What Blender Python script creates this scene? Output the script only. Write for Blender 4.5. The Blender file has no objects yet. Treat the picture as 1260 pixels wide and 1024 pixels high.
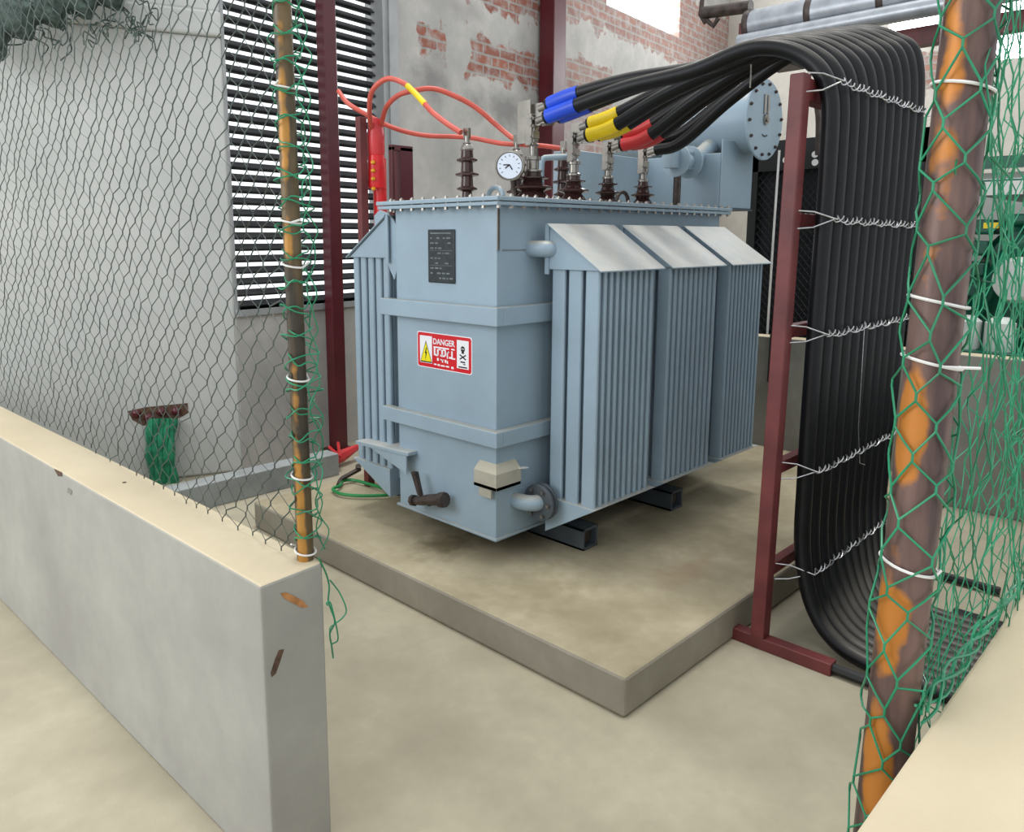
import bpy, math, random
from mathutils import Vector, Matrix
R = math.radians
rnd = random.Random(7)
col = bpy.context.scene.collection
scene = bpy.context.scene

# ------------------------------------------------------------------ camera
F = 956.0; PX, PY = 590.0, 449.0
TH = R(45.25); PT = math.atan2(156.5, 956.0)
CAM = Vector((-2.217, -2.14, 1.35))
FW = Vector((math.cos(TH)*math.cos(PT), math.sin(TH)*math.cos(PT), -math.sin(PT)))
RT = Vector((math.sin(TH), -math.cos(TH), 0)); UP = RT.cross(FW)
cd = bpy.data.cameras.new('camera'); cam = bpy.data.objects.new('camera', cd); col.objects.link(cam)
cam.matrix_world = Matrix((( RT.x, UP.x, -FW.x, CAM.x), (RT.y, UP.y, -FW.y, CAM.y), (RT.z, UP.z, -FW.z, CAM.z), (0, 0, 0, 1)))
cd.sensor_width = 36; cd.lens = F/1260*36
cd.shift_x = (630-PX)/1260; cd.shift_y = -(512-PY)/1260
cd.clip_start = .05
scene.camera = cam

def at(px, py, X=None, Y=None, Z=None):
    """point where the sight line of a measured photo point meets a world plane"""
    r = FW + RT*((px-PX)/F) - UP*((py-PY)/F)
    if X is not None: t = (X-CAM.x)/r.x
    elif Y is not None: t = (Y-CAM.y)/r.y
    else: t = (Z-CAM.z)/r.z
    return CAM + r*t

# ------------------------------------------------------------------ materials
def nt(name):
    m = bpy.data.materials.new(name); m.use_nodes = True
    t = m.node_tree; return m, t, t.nodes['Principled BSDF']
def N(t, typ, **k):
    n = t.nodes.new(typ)
    for a, v in k.items():
        if a in n.inputs: n.inputs[a].default_value = v
        else: setattr(n, a, v)
    return n
def ramp(t, fac, stops):
    r = t.nodes.new('ShaderNodeValToRGB'); e = r.color_ramp.elements
    while len(e) > 1: e.remove(e[-1])
    for i, (p, c) in enumerate(stops):
        x = e[0] if i == 0 else e.new(p)
        x.position = p; x.color = (*c, 1) if len(c) == 3 else c
    t.links.new(fac, r.inputs[0]); return r.outputs[0]
def mix(t, fac, a, b):
    m = t.nodes.new('ShaderNodeMix'); m.data_type = 'RGBA'
    for s, v in ((m.inputs[0], fac), (m.inputs[6], a), (m.inputs[7], b)):
        if hasattr(v, 'is_linked') or hasattr(v, 'links'): t.links.new(v, s)
        else: s.default_value = v if isinstance(v, float) else (*v, 1)
    return m.outputs[2]
def noise(t, scale, detail=4, vec=None, rough=.55, dist=0):
    n = N(t, 'ShaderNodeTexNoise', Scale=scale, Detail=detail, Roughness=rough, Distortion=dist)
    if vec is None:
        tc = t.nodes.new('ShaderNodeTexCoord'); vec = tc.outputs['Object']
    t.links.new(vec, n.inputs['Vector']); return n.outputs['Fac']
def g(c):  # sRGB 0-255 -> linear
    return tuple(((v/255)/12.92 if v/255 <= .04045 else ((v/255+.055)/1.055)**2.4) for v in c)
def mat(name, c, rough=.5, metal=0., var=.12, scale=6., bump=0., bscale=60., dust=None, c2=None, dustamt=1.):
    m, t, b = nt(name)
    c = g(c); dk = g(c2) if c2 else tuple(v*(1-var*2) for v in c)
    hi = tuple(min(1, v*(1+var)) for v in c)
    o = ramp(t, noise(t, scale, 6), [(.3, dk), (.62, hi)])
    if dust:
        dm = dustamt
        ge = t.nodes.new('ShaderNodeNewGeometry'); sx = t.nodes.new('ShaderNodeSeparateXYZ')
        t.links.new(ge.outputs['Normal'], sx.inputs[0])
        f = ramp(t, sx.outputs[2], [(.45, (0, 0, 0)), (.8, (dm,)*3)])
        f2 = ramp(t, noise(t, 14, 5), [(.2, (.55,)*3), (.7, (1, 1, 1))])
        mm = N(t, 'ShaderNodeMath', operation='MULTIPLY'); t.links.new(f, mm.inputs[0]); t.links.new(f2, mm.inputs[1])
        o = mix(t, mm.outputs[0], o, g(dust))
    t.links.new(o, b.inputs['Base Color'])
    b.inputs['Roughness'].default_value = rough; b.inputs['Metallic'].default_value = metal
    if bump:
        bp = N(t, 'ShaderNodeBump', Strength=bump, Distance=.01)
        t.links.new(noise(t, bscale, 6), bp.inputs['Height']); t.links.new(bp.outputs[0], b.inputs['Normal'])
    return m
def emis(name, c, s):
    m, t, b = nt(name); b.inputs['Emission Color'].default_value = (*c, 1); b.inputs['Emission Strength'].default_value = s
    b.inputs['Base Color'].default_value = (.8, .8, .8, 1); return m

M = {}
M['paint'] = mat('blue_grey_paint', (148, 168, 182), .38, var=.05, scale=3, dust=(176, 172, 160), bump=.03, bscale=30)
M['paint_d'] = mat('blue_grey_paint_dusty', (148, 166, 178), .5, var=.06, scale=3, dust=(200, 198, 190))
M['steelbeam'] = mat('grey_channel_paint', (74, 82, 88), .5, var=.12, scale=5)
M['porcelain'] = mat('brown_porcelain', (62, 40, 38), .16, var=.15)
M['tin'] = mat('tinned_metal', (150, 146, 140), .28, .9, var=.1, scale=12)
M['white'] = mat('white_plastic', (226, 224, 220), .45, var=.04)
M['rubber'] = mat('black_cable_rubber', (11, 12, 16), .4, var=.2, scale=12, bump=.05, bscale=40, dust=(140, 132, 118), dustamt=.3)
M['blue'] = mat('blue_sleeve', (22, 70, 200), .35, var=.1)
M['yellow'] = mat('yellow_sleeve', (232, 200, 12), .35, var=.08)
M['red'] = mat('red_sleeve', (196, 48, 52), .38, var=.08)
M['hvred'] = mat('red_brown_cable', (196, 84, 70), .4, var=.08, scale=12)
M['brightred'] = mat('bright_red_tubing', (205, 24, 30), .3, var=.1)
M['amber'] = mat('amber_wax', (222, 158, 20), .3, var=.1)
M['maroon'] = mat('maroon_primer', (104, 46, 46), .5, var=.12, scale=7, bump=.06, bscale=50, c2=(84, 34, 36))
M['maroon_d'] = mat('dark_maroon_primer', (84, 26, 34), .34, var=.12, scale=4)
M['rubber'].node_tree.nodes['Principled BSDF'].inputs['Specular IOR Level'].default_value = .3
M['black'] = mat('matt_black', (16, 17, 18), .6, var=.2)
M['blackgrill'] = mat('grill_wire', (44, 46, 52), .4, .4, var=.2)
M['green_wire'] = mat('green_pvc_wire', (28, 132, 92), .35, var=.18, scale=9)
M['grey_wire'] = mat('weathered_green_grey_wire', (74, 85, 80), .45, .2, var=.2, scale=4)
M['silver_wire'] = mat('bare_binding_wire', (190, 190, 192), .3, .8, var=.15, scale=50)
M['aluminium'] = mat('aluminium_cladding', (168, 172, 178), .35, .6, var=.12, scale=8)
M['green'] = mat('generator_green', (12, 92, 70), .35, var=.15, scale=6)
M['green_cloth'] = mat('green_shade_cloth', (28, 120, 84), .8, var=.25, scale=20)
M['green_hose'] = mat('green_earth_wire', (24, 128, 66), .35, var=.1)
M['dkmetal'] = mat('oily_brown_metal', (72, 62, 58), .45, .4, var=.25, scale=20)
M['wood'] = mat('brown_board', (150, 124, 100), .7, var=.15)
M['plate'] = mat('black_name_plate', (50, 56, 60), .3, .3, var=.2, scale=30)
M['plate_hi'] = mat('engraved_marks', (118, 126, 130), .3, .4, var=.2)
M['framegrey'] = mat('grey_window_frame', (158, 160, 160), .5, var=.06)
M['slat'] = mat('dark_grey_louvre', (62, 64, 66), .55, var=.15, scale=14)
M['dial'] = mat('white_dial', (214, 222, 236), .4, var=.03)
M['hull'] = mat('pale_drum', (196, 202, 196), .5, var=.1)

def concrete(name, c, c2, stains=(), rough=.85, scale=2.2, bump=.15, spots=None):
    m, t, b = nt(name)
    tc = t.nodes.new('ShaderNodeTexCoord'); v = tc.outputs['Object']
    o = ramp(t, noise(t, scale, 8, v, .6), [(.3, g(c2)), (.65, g(c))])
    o = mix(t, ramp(t, noise(t, scale*9, 6, v), [(.35, (.0,)*3), (.7, (.28,)*3)]), o, g(c2))
    for (x, y, z, r, sc, am) in stains:
        mp = N(t, 'ShaderNodeMapping'); mp.vector_type = 'POINT'
        mp.inputs['Scale'].default_value = (1/r[0], 1/r[1], 1/r[2])
        mp.inputs['Location'].default_value = (-x/r[0], -y/r[1], -z/r[2])
        t.links.new(v, mp.inputs['Vector'])
        ln = N(t, 'ShaderNodeVectorMath', operation='LENGTH'); t.links.new(mp.outputs[0], ln.inputs[0])
        ad = N(t, 'ShaderNodeMath', operation='ADD'); t.links.new(ln.outputs['Value'], ad.inputs[0])
        nn = N(t, 'ShaderNodeMath', operation='MULTIPLY'); nn.inputs[1].default_value = 1.4
        t.links.new(noise(t, 9, 6, v), nn.inputs[0]); t.links.new(nn.outputs[0], ad.inputs[1])
        hf = N(t, 'ShaderNodeMath', operation='MULTIPLY'); hf.inputs[1].default_value = .5; t.links.new(ad.outputs[0], hf.inputs[0])
        f = ramp(t, hf.outputs[0], [(.42, (am,)*3), (.75, (0, 0, 0))])
        o = mix(t, f, o, g(sc))
    t.links.new(o, b.inputs['Base Color']); b.inputs['Roughness'].default_value = rough
    bp = N(t, 'ShaderNodeBump', Strength=bump, Distance=.01)
    t.links.new(noise(t, 35, 8, v, .7), bp.inputs['Height']); t.links.new(bp.outputs[0], b.inputs['Normal'])
    return m
M['floor'] = concrete('dusty_concrete_floor', (176, 168, 146), (150, 142, 122))
M['pad'] = concrete('dusty_plinth_concrete', (178, 167, 141), (138, 127, 101),
    [(.02, .3, 0, (.3, .2, .3), (92, 80, 52), .8), (-.05, -.25, 0, (.35, .3, .3), (130, 120, 92), .5), (.5, -.6, 0, (.3, .12, .3), (140, 110, 84), .45)])
M['pad_side'] = concrete('plinth_side', (166, 160, 146), (140, 134, 120))
M['capstone'] = concrete('cream_cement_top', (206, 192, 164), (186, 172, 144), scale=1.2)
M['cement'] = concrete('grey_cement_plaster', (168, 166, 158), (144, 142, 136), scale=1.6)
M['cement_d'] = concrete('grey_back_parapet', (150, 148, 140), (120, 118, 110), scale=3)
M['wallpl'] = concrete('pale_wall_plaster', (206, 206, 202), (186, 188, 184), scale=.9, bump=.08)

def brickmat(name, patches, plaster, plaster2, dirty=()):
    """plaster with patches (u0,u1,z0,z1,amount) where bricks show"""
    m, t, b = nt(name)
    tc = t.nodes.new('ShaderNodeTexCoord'); v = tc.outputs['Object']
    sp = t.nodes.new('ShaderNodeSeparateXYZ'); t.links.new(v, sp.inputs[0])
    cb = t.nodes.new('ShaderNodeCombineXYZ'); t.links.new(sp.outputs[0], cb.inputs[0]); t.links.new(sp.outputs[2], cb.inputs[1])
    br = N(t, 'ShaderNodeTexBrick', Scale=1.0)
    br.inputs['Brick Width'].default_value = .23; br.inputs['Row Height'].default_value = .082; br.inputs['Mortar Size'].default_value = .011
    br.inputs['Mortar Smooth'].default_value = .35
    br.inputs['Color1'].default_value = (*g((158, 96, 76)), 1); br.inputs['Color2'].default_value = (*g((134, 84, 72)), 1); br.inputs['Mortar'].default_value = (*g((150, 146, 140)), 1)
    wob = N(t, 'ShaderNodeVectorMath', operation='MULTIPLY_ADD')
    nz = N(t, 'ShaderNodeTexNoise', Scale=7.0, Detail=3.0); t.links.new(v, nz.inputs['Vector'])
    t.links.new(nz.outputs['Color'], wob.inputs[0]); wob.inputs[1].default_value = (.025,)*3; t.links.new(cb.outputs[0], wob.inputs[2])
    t.links.new(wob.outputs[0], br.inputs['Vector'])
    bc = mix(t, ramp(t, noise(t, 11, 6, v), [(.45, (0,)*3), (.7, (.75,)*3)]), br.outputs['Color'], g((176, 172, 168)))
    pl = ramp(t, noise(t, 1.6, 8, v, .6), [(.32, g(plaster2)), (.62, g(plaster))])
    pl = mix(t, ramp(t, noise(t, 7, 6, v), [(.4, (0,)*3), (.75, (.5,)*3)]), pl, g(plaster2))
    n1 = noise(t, 6, 5, v)
    tot = None
    for (u0, u1, z0, z1, am) in patches:
        prod = None
        for ax, a, c in ((0, u0, u1), (2, z0, z1)):
            d = N(t, 'ShaderNodeMath', operation='SUBTRACT'); t.links.new(sp.outputs[ax], d.inputs[0]); d.inputs[1].default_value = (a+c)/2
            e = N(t, 'ShaderNodeMath', operation='ABSOLUTE'); t.links.new(d.outputs[0], e.inputs[0])
            f = N(t, 'ShaderNodeMath', operation='SUBTRACT'); f.inputs[0].default_value = (c-a)/2; t.links.new(e.outputs[0], f.inputs[1])
            if prod is None: prod = f.outputs[0]
            else:
                mn = N(t, 'ShaderNodeMath', operation='MINIMUM'); t.links.new(prod, mn.inputs[0]); t.links.new(f.outputs[0], mn.inputs[1]); prod = mn.outputs[0]
        na = N(t, 'ShaderNodeMath', operation='MULTIPLY_ADD'); t.links.new(n1, na.inputs[0]); na.inputs[1].default_value = .5; na.inputs[2].default_value = -.25
        ad = N(t, 'ShaderNodeMath', operation='ADD'); t.links.new(prod, ad.inputs[0]); t.links.new(na.outputs[0], ad.inputs[1])
        f = ramp(t, ad.outputs[0], [(.0, (0, 0, 0)), (.03, (am,)*3)])
        pl = mix(t, f, pl, bc)
    for (u0, z0, ru, rz, sc, am) in dirty:
        mp = N(t, 'ShaderNodeMapping'); mp.inputs['Scale'].default_value = (1/ru, 0, 1/rz); mp.inputs['Location'].default_value = (-u0/ru, 0, -z0/rz)
        t.links.new(v, mp.inputs['Vector'])
        ln = N(t, 'ShaderNodeVectorMath', operation='LENGTH'); t.links.new(mp.outputs[0], ln.inputs[0])
        ad = N(t, 'ShaderNodeMath', operation='MULTIPLY_ADD'); t.links.new(noise(t, 5, 7, v), ad.inputs[0]); ad.inputs[1].default_value = 1.6; t.links.new(ln.outputs['Value'], ad.inputs[2])
        hf = N(t, 'ShaderNodeMath', operation='MULTIPLY'); hf.inputs[1].default_value = .5; t.links.new(ad.outputs[0], hf.inputs[0])
        pl = mix(t, ramp(t, hf.outputs[0], [(.5, (am,)*3), (.85, (0, 0, 0))]), pl, g(sc))
    t.links.new(pl, b.inputs['Base Color']); b.inputs['Roughness'].default_value = .85
    bp = N(t, 'ShaderNodeBump', Strength=.25, Distance=.02)
    t.links.new(noise(t, 14, 8, v, .7), bp.inputs['Height']); t.links.new(bp.outputs[0], b.inputs['Normal'])
    return m
M['brickwall'] = brickmat('plaster_over_brick', [(.82, 1.1, 2.72, 2.97, 1.), (1.38, 2.6, 2.66, 2.98, 1.), (1.25, 2.7, 3.22, 3.9, 1.), (2.6, 7, 3.38, 4.2, .75), (2.45, 3.75, 2.1, 3.08, .7)],
    (196, 192, 186), (160, 158, 154), [(.95, 2.55, .28, .28, (128, 124, 122), .8), (1.9, 2.45, .7, .2, (122, 120, 118), .8), (1.3, 3.15, .5, .12, (150, 146, 142), .6), (3.0, 2.3, .5, .4, (170, 168, 172), .5)])
M['farwall'] = brickmat('far_plaster_over_brick', [(.2, 1.7, 2.95, 3.42, .8), (.9, 1.7, 2.6, 2.95, .5)], (206, 200, 190), (188, 182, 172))

# rusty pipe with streaks of orange paint
def pipe_mat(name, base, base2, streak, side, ctr, lean, thr=(.62, .78)):
    m, t, b = nt(name)
    tc = t.nodes.new('ShaderNodeTexCoord'); v = tc.outputs['Object']
    mp = N(t, 'ShaderNodeMapping'); mp.inputs['Scale'].default_value = (1, 1, .12); t.links.new(v, mp.inputs['Vector'])
    o = ramp(t, noise(t, 28, 6, mp.outputs[0]), [(.35, g(base2)), (.65, g(base))])
    sp = t.nodes.new('ShaderNodeSeparateXYZ'); t.links.new(v, sp.inputs[0])
    lz = N(t, 'ShaderNodeVectorMath', operation='MULTIPLY'); cz_ = t.nodes.new('ShaderNodeCombineXYZ')
    for i_ in range(3): t.links.new(sp.outputs[2], cz_.inputs[i_])
    t.links.new(cz_.outputs[0], lz.inputs[0]); lz.inputs[1].default_value = lean
    s1 = N(t, 'ShaderNodeVectorMath', operation='SUBTRACT'); t.links.new(v, s1.inputs[0]); t.links.new(lz.outputs[0], s1.inputs[1])
    s2 = N(t, 'ShaderNodeVectorMath', operation='SUBTRACT'); t.links.new(s1.outputs[0], s2.inputs[0]); s2.inputs[1].default_value = ctr
    ad = N(t, 'ShaderNodeVectorMath', operation='DOT_PRODUCT'); t.links.new(s2.outputs[0], ad.inputs[0]); ad.inputs[1].default_value = side
    nm = N(t, 'ShaderNodeMath', operation='MULTIPLY_ADD'); t.links.new(noise(t, 5, 4, v), nm.inputs[0]); nm.inputs[1].default_value = .9; t.links.new(ad.outputs['Value'], nm.inputs[2])
    o = mix(t, ramp(t, nm.outputs[0], [(thr[0], (0, 0, 0)), (thr[1], (.85,)*3)]), o, g(streak))
    t.links.new(o, b.inputs['Base Color']); b.inputs['Roughness'].default_value = .45; b.inputs['Metallic'].default_value = .25
    return m
# ------------------------------------------------------------------ mesh builder
class MB:
    def __init__(s): s.v = []; s.f = []; s.sm = []
    def add(s, vs, fs, smooth=False, mx=None):
        n = len(s.v)
        s.v += [tuple(mx @ Vector(p)) if mx else tuple(p) for p in vs]
        s.f += [tuple(i+n for i in f) for f in fs]; s.sm += [smooth]*len(fs); return s
    def box(s, x0, x1, y0, y1, z0, z1, mx=None):
        vs = [(x, y, z) for x in (x0, x1) for y in (y0, y1) for z in (z0, z1)]
        return s.add(vs, [(0, 1, 3, 2), (4, 6, 7, 5), (0, 4, 5, 1), (2, 3, 7, 6), (0, 2, 6, 4), (1, 5, 7, 3)], False, mx)
    def prism(s, poly, axis, a, b, mx=None):
        """poly: 2-D outline; axis 'x','y','z' to extrude along from a to b"""
        def P(p, c): return {'x': (c, p[0], p[1]), 'y': (p[0], c, p[1]), 'z': (p[0], p[1], c)}[axis]
        n = len(poly)
        vs = [P(p, a) for p in poly]+[P(p, b) for p in poly]
        return s.add(vs, [tuple(range(n))[::-1], tuple(range(n, 2*n))]+[(i, (i+1) % n, (i+1) % n+n, i+n) for i in range(n)], False, mx)
    def tube(s, pts, r, seg=10, caps=True, rs=None):
        pts = [Vector(p) for p in pts]; n = len(pts); vs = []; prev = None
        for i, p in enumerate(pts):
            d = (pts[min(i+1, n-1)]-pts[max(i-1, 0)])
            if d.length < 1e-9: d = Vector((0, 0, 1))
            d.normalize()
            if prev is None:
                a = Vector((0, 0, 1)) if abs(d.z) < .9 else Vector((1, 0, 0))
                u = d.cross(a).normalized()
            else:
                u = prev - d*prev.dot(d)
                u = u.normalized() if u.length > 1e-6 else d.orthogonal().normalized()
            prev = u; w = d.cross(u); rr = rs[i] if rs else r
            for k in range(seg):
                a = 2*math.pi*k/seg; vs.append(tuple(p+u*(math.cos(a)*rr)+w*(math.sin(a)*rr)))
        fs = [(i*seg+k, i*seg+(k+1) % seg, (i+1)*seg+(k+1) % seg, (i+1)*seg+k) for i in range(n-1) for k in range(seg)]
        s.add(vs, fs, True)
        if caps:
            m = len(s.v)-len(vs)
            s.f += [tuple(m+k for k in range(seg))[::-1], tuple(m+(n-1)*seg+k for k in range(seg))]; s.sm += [False]*2
        return s
    def lathe(s, prof, o, axis=(0, 0, 1), seg=24):
        """prof: [(radius, height)] along axis from o"""
        o = Vector(o); ax = Vector(axis).normalized(); u = ax.orthogonal().normalized(); w = ax.cross(u); vs = []
        for r, h in prof:
            for k in range(seg):
                a = 2*math.pi*k/seg; vs.append(tuple(o+ax*h+(u*math.cos(a)+w*math.sin(a))*max(r, 1e-4)))
        n = len(prof)
        fs = [(i*seg+k, i*seg+(k+1) % seg, (i+1)*seg+(k+1) % seg, (i+1)*seg+k) for i in range(n-1) for k in range(seg)]
        fs += [tuple(range(seg))[::-1], tuple((n-1)*seg+k for k in range(seg))]
        s.add(vs, fs, True); s.sm[-1] = s.sm[-2] = False
        return s
    def disc(s, c, r, ax, h=.002, seg=16): return s.lathe([(r, 0), (r, h)], c, ax, seg)
    def build(s, name, m, parent=None, bevel=0, label=None, seg=2):
        me = bpy.data.meshes.new(name); me.from_pydata(s.v, [], s.f)
        me.polygons.foreach_set('use_smooth', s.sm)
        import bmesh
        bm = bmesh.new(); bm.from_mesh(me); bmesh.ops.recalc_face_normals(bm, faces=bm.faces); bm.to_mesh(me); bm.free()
        if any(s.sm):
            try: me.set_sharp_from_angle(angle=R(40))
            except Exception: pass
        o = bpy.data.objects.new(name, me); col.objects.link(o); me.materials.append(m)
        if parent is not None:
            o.parent = parent; o.matrix_parent_inverse = Matrix.Translation(-world_loc(parent))
        if bevel:
            b = o.modifiers.new('bevel', 'BEVEL'); b.width = bevel; b.segments = seg; b.limit_method = 'ANGLE'; b.angle_limit = R(40)
        if label: o['label'] = label
        return o
def world_loc(o):      # meshes are modelled in world space, empties stand at their own place
    return o.location.copy() if o.type == 'EMPTY' else Vector((0, 0, 0))
def sub_empty(name, loc, parent, label=None):
    o = bpy.data.objects.new(name, None); o.empty_display_size = .05; col.objects.link(o); o.location = loc
    o.parent = parent; o.matrix_parent_inverse = Matrix.Translation(-world_loc(parent))
    if label: o['label'] = label
    return o
def empty(name, loc, label, cat, group=None):
    o = bpy.data.objects.new(name, None); o.empty_display_size = .1; col.objects.link(o); o.location = loc
    return tag(o, label, cat, group)
def tag(o, label=None, cat=None, group=None, kind=None):
    for k, v in (('label', label), ('category', cat), ('group', group), ('kind', kind)):
        if v: o[k] = v
    return o
def struct(o, label, cat): return tag(o, label, cat, kind='structure')
def spline(pts, n=12):
    """Catmull-Rom through pts"""
    P = [Vector(p) for p in pts]; P = [P[0]*2-P[1]]+P+[P[-1]*2-P[-2]]; out = []
    for i in range(1, len(P)-2):
        a, b, c, d = P[i-1:i+3]
        for k in range(n):
            t = k/n
            out.append(.5*((2*b)+(c-a)*t+(2*a-5*b+4*c-d)*t*t+(3*b-a-3*c+d)*t**3))
    out.append(P[-2]); return out

FZ = -.14      # floor level; the plinth top is z = 0
# ================================================================== SETTING
struct(MB().box(-4, 9, -4, 6, FZ-.3, FZ).build('floor', M['floor']), 'dusty beige concrete floor around the raised plinth', 'floor')
o = MB().box(-.33, 2.6, -.88, 1.43, FZ, 0).build('plinth', M['pad'], bevel=.012)
o.data.materials.append(M['pad_side'])
for pl in o.data.polygons:
    if abs(pl.normal.z) < .5: pl.material_index = 1
struct(o, 'raised dusty concrete plinth carrying the blue-grey transformer', 'plinth')

# long wall with the louvred window (local x runs along it)
WA = R(6.4); WM = Matrix.Translation((1.0, 2.483, 0)) @ Matrix.Rotation(WA, 4, 'Z')
def setmx(o, m): o.matrix_world = m; return o
HT = 4.6
U0, U1, WZ0, WZ1 = -.89, .47, .90, 3.25        # window opening
G0, G1 = 3.6, 5.3                               # high bright opening
w = MB()
w.box(U0, U1, 0, .25, FZ, WZ0); w.box(U0, U1, 0, .25, WZ1, HT)
w.box(U1, G0, 0, .25, FZ, HT); w.box(G0, G1, 0, .25, FZ, 3.68); w.box(G1, 7.0, 0, .25, FZ, HT)
struct(setmx(w.build('wall_left', M['brickwall']), WM), 'long patched plaster wall with bare brick showing, behind the transformer', 'wall')
# paler wall to the left of the window, turning slightly away
LM = Matrix.Translation((.115, 2.384, 0)) @ Matrix.Rotation(R(180-21), 4, 'Z')
w = MB(); w.box(0, 5, -.25, 0, FZ, 2.52); w.box(0, 5, -.25, -.0, 2.66, HT)
w.box(0, 5, -.25, .03, 2.52, 2.66)
struct(setmx(w.build('wall_front_left', M['wallpl'], bevel=.015), LM), 'pale plastered wall with a moulded ledge seen through the left wire net', 'wall')
w = MB(); w.box(-4.5, 4.0, 0, .25, FZ, 3.4)
FM = Matrix.Translation((7.75, 0, 0)) @ Matrix.Rotation(R(90), 4, 'Z')
w = MB()   # local x = world Y
for a, b_, z0, z1 in ((-5, -.7, FZ, HT), (-.7, .27, FZ, 3.2), (-.7, .27, 4.4, HT), (.27, .55, FZ, HT), (.55, 1.25, FZ, 3.46), (.55, 1.25, 4.05, HT), (1.25, 3.5, FZ, HT)):
    w.box(a, b_, -.25, 0, z0, z1)
struct(setmx(w.build('wall_far', M['farwall']), FM), 'far cream wall with a band of bare brick under the bright high window', 'wall')

# windows
def pane(name, box, mx, lab):
    o = MB().box(*box).build(name, M['glow']); setmx(o, mx) if mx else None
    return struct(o, lab, 'window')
M['glow'] = emis('bright_daylight_pane', (.93, .97, 1), 9)
M['glow2'] = emis('daylight_behind_louvres', (.95, .98, 1), 1.3)
pane('window_2', (G0, G1, .12, .14, 3.68, HT), WM, 'glaring high window opening above the brick band of the long wall')
pane('window_3', (.55, 1.25, -.14, -.12, 3.46, 4.05), FM, 'glaring high window left of the big brown fence pipe')
pane('window_4', (-.7, .27, -.14, -.12, 3.2, 4.4), FM, 'glaring high window seen through the green net at top right')
# louvred window
L = empty('window_1', WM @ Vector((-.2, .1, 2)), 'tall louvred window behind the left fence pipe and maroon column', 'window'); tag(L, kind='structure')
fr = MB(); fr.box(U0, U0+.02, .0, .14, WZ0, WZ1, WM); fr.box(U1-.05, U1, -.02, .16, WZ0-.04, WZ1, WM); fr.box(U1, U1+.09, -.035, .0, WZ0-.04, WZ1+.06, WM)
fr.box(U0, U1, -.02, .16, WZ0-.04, WZ0, WM); fr.box(U0, U1+.09, -.035, .05, WZ1, WZ1+.06, WM)
fr.build('window_frame', M['framegrey'], L)
sl = MB(); z = WZ0+.03
while z < WZ1:
    sl.prism([(.06, z-.012), (.066, z-.019), (.10, z+.010), (.10, z+.020)], 'x', U0+.02, U1-.05, WM); z += .0725
sl.build('louvre_slats', M['slat'], L)
ba = MB(); z = WZ0+.03
while z < WZ1:
    ba.box(U0+.02, U1-.05, .1, .11, z-.028, z+.016, WM); z += .0725
ba.build('rear_slats', M['slat'], L)
MB().box(U0, U1, .2, .21, WZ0, WZ1, WM).build('daylight_pane', M['glow2'], L)

# low walls of the enclosure
T = .6
a = at(320, 722, Z=T); b = at(397, 692, Z=T); c = at(0, 538, Z=T); d = at(0, 499, Z=T)
c2 = a+(c-a)*2.2; d2 = b+(d-b)*1.75
def lowwall(name, poly, top, lab):
    o = MB().prism([(q[0], q[1]) for q in poly], 'z', FZ, top).build(name, M['cement'], bevel=.006)
    o.data.materials.append(M['capstone'])
    for pl in o.data.polygons:
        if pl.normal.z > .5: pl.material_index = 1
    return struct(o, lab, 'wall')
o = lowwall('wall_low_left', [a, c2, d2, b], T, 'low plastered wall with cream cement top in the left foreground')
lowwall('wall_low_right', [(-1.5, -2.1), (-1.5, -1.85), (2.6, -1.85), (2.6, -2.1)], T, 'low wall with cream top under the green net at lower right')
o = MB().box(2.6, 2.72, -2.1, 2.45, FZ, .72).build('wall_back', M['cement_d'], bevel=.006)
o.data.materials.append(M['capstone'])
for pl in o.data.polygons:
    if pl.normal.z > .5: pl.material_index = 1
struct(o, 'grey parapet wall behind the transformer in front of the generator', 'wall')

# rust stains / chips on the wall end (real chips: thin patches of exposed brown)
def blotch(name, pts, nrm, m, lab, cat):
    pts = [Vector(q) for q in pts]; n = Vector(nrm); mb = MB(); k = len(pts)
    vs = [q+n*.0006 for q in pts]+[q+n*.0016 for q in pts]
    mb.add(vs, [tuple(range(k)), tuple(range(k, 2*k))[::-1]]+[(i, (i+1) % k, (i+1) % k+k, i+k) for i in range(k)])
    return tag(mb.build(name, m), lab, cat)
M['rust'] = mat('rust_stain', (176, 122, 74), .9, var=.2, scale=30)
M['chip'] = mat('exposed_brown_chip', (96, 72, 58), .9, var=.3, scale=60)
ex = (b-a).normalized(); en = Vector((ex.y, -ex.x, 0)); en = en if en.dot(CAM-a) > 0 else -en
def onend(px, py):
    r = FW+RT*((px-PX)/F)-UP*((py-PY)/F); t = (a-CAM).dot(en)/r.dot(en); return CAM+r*t
blotch('rust_stain', [onend(*q) for q in ((345, 730), (352, 729), (362, 734), (372, 739), (379, 747), (372, 748), (360, 742), (349, 736))], en, M['rust'], 'orange rust streak near the top of the low left wall end', 'stain')
blotch('plaster_chip', [onend(*q) for q in ((343, 800), (349, 799), (345, 812), (339, 829), (334, 833), (333, 828), (338, 812))], en, M['chip'], 'brown vertical scratch on the low left wall end', 'chip')
sn = (c-a).normalized(); sn = Vector((-sn.y, sn.x, 0)); sn = sn if sn.dot(CAM-a) > 0 else -sn
def onside(px, py):
    r = FW+RT*((px-PX)/F)-UP*((py-PY)/F); t = (a-CAM).dot(sn)/r.dot(sn); return CAM+r*t
blotch('plaster_chip', [onside(*q) for q in ((67, 577), (76, 581), (77, 586), (72, 586))], sn, M['chip'], 'small dark chip under the top edge of the low left wall', 'chip')
blotch('plaster_chip', [onside(*q) for q in ((84, 600), (89, 604), (88, 609), (83, 606))], sn, M['cement_d'], 'small grey pit in the outer face of the low left wall', 'chip')
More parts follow.
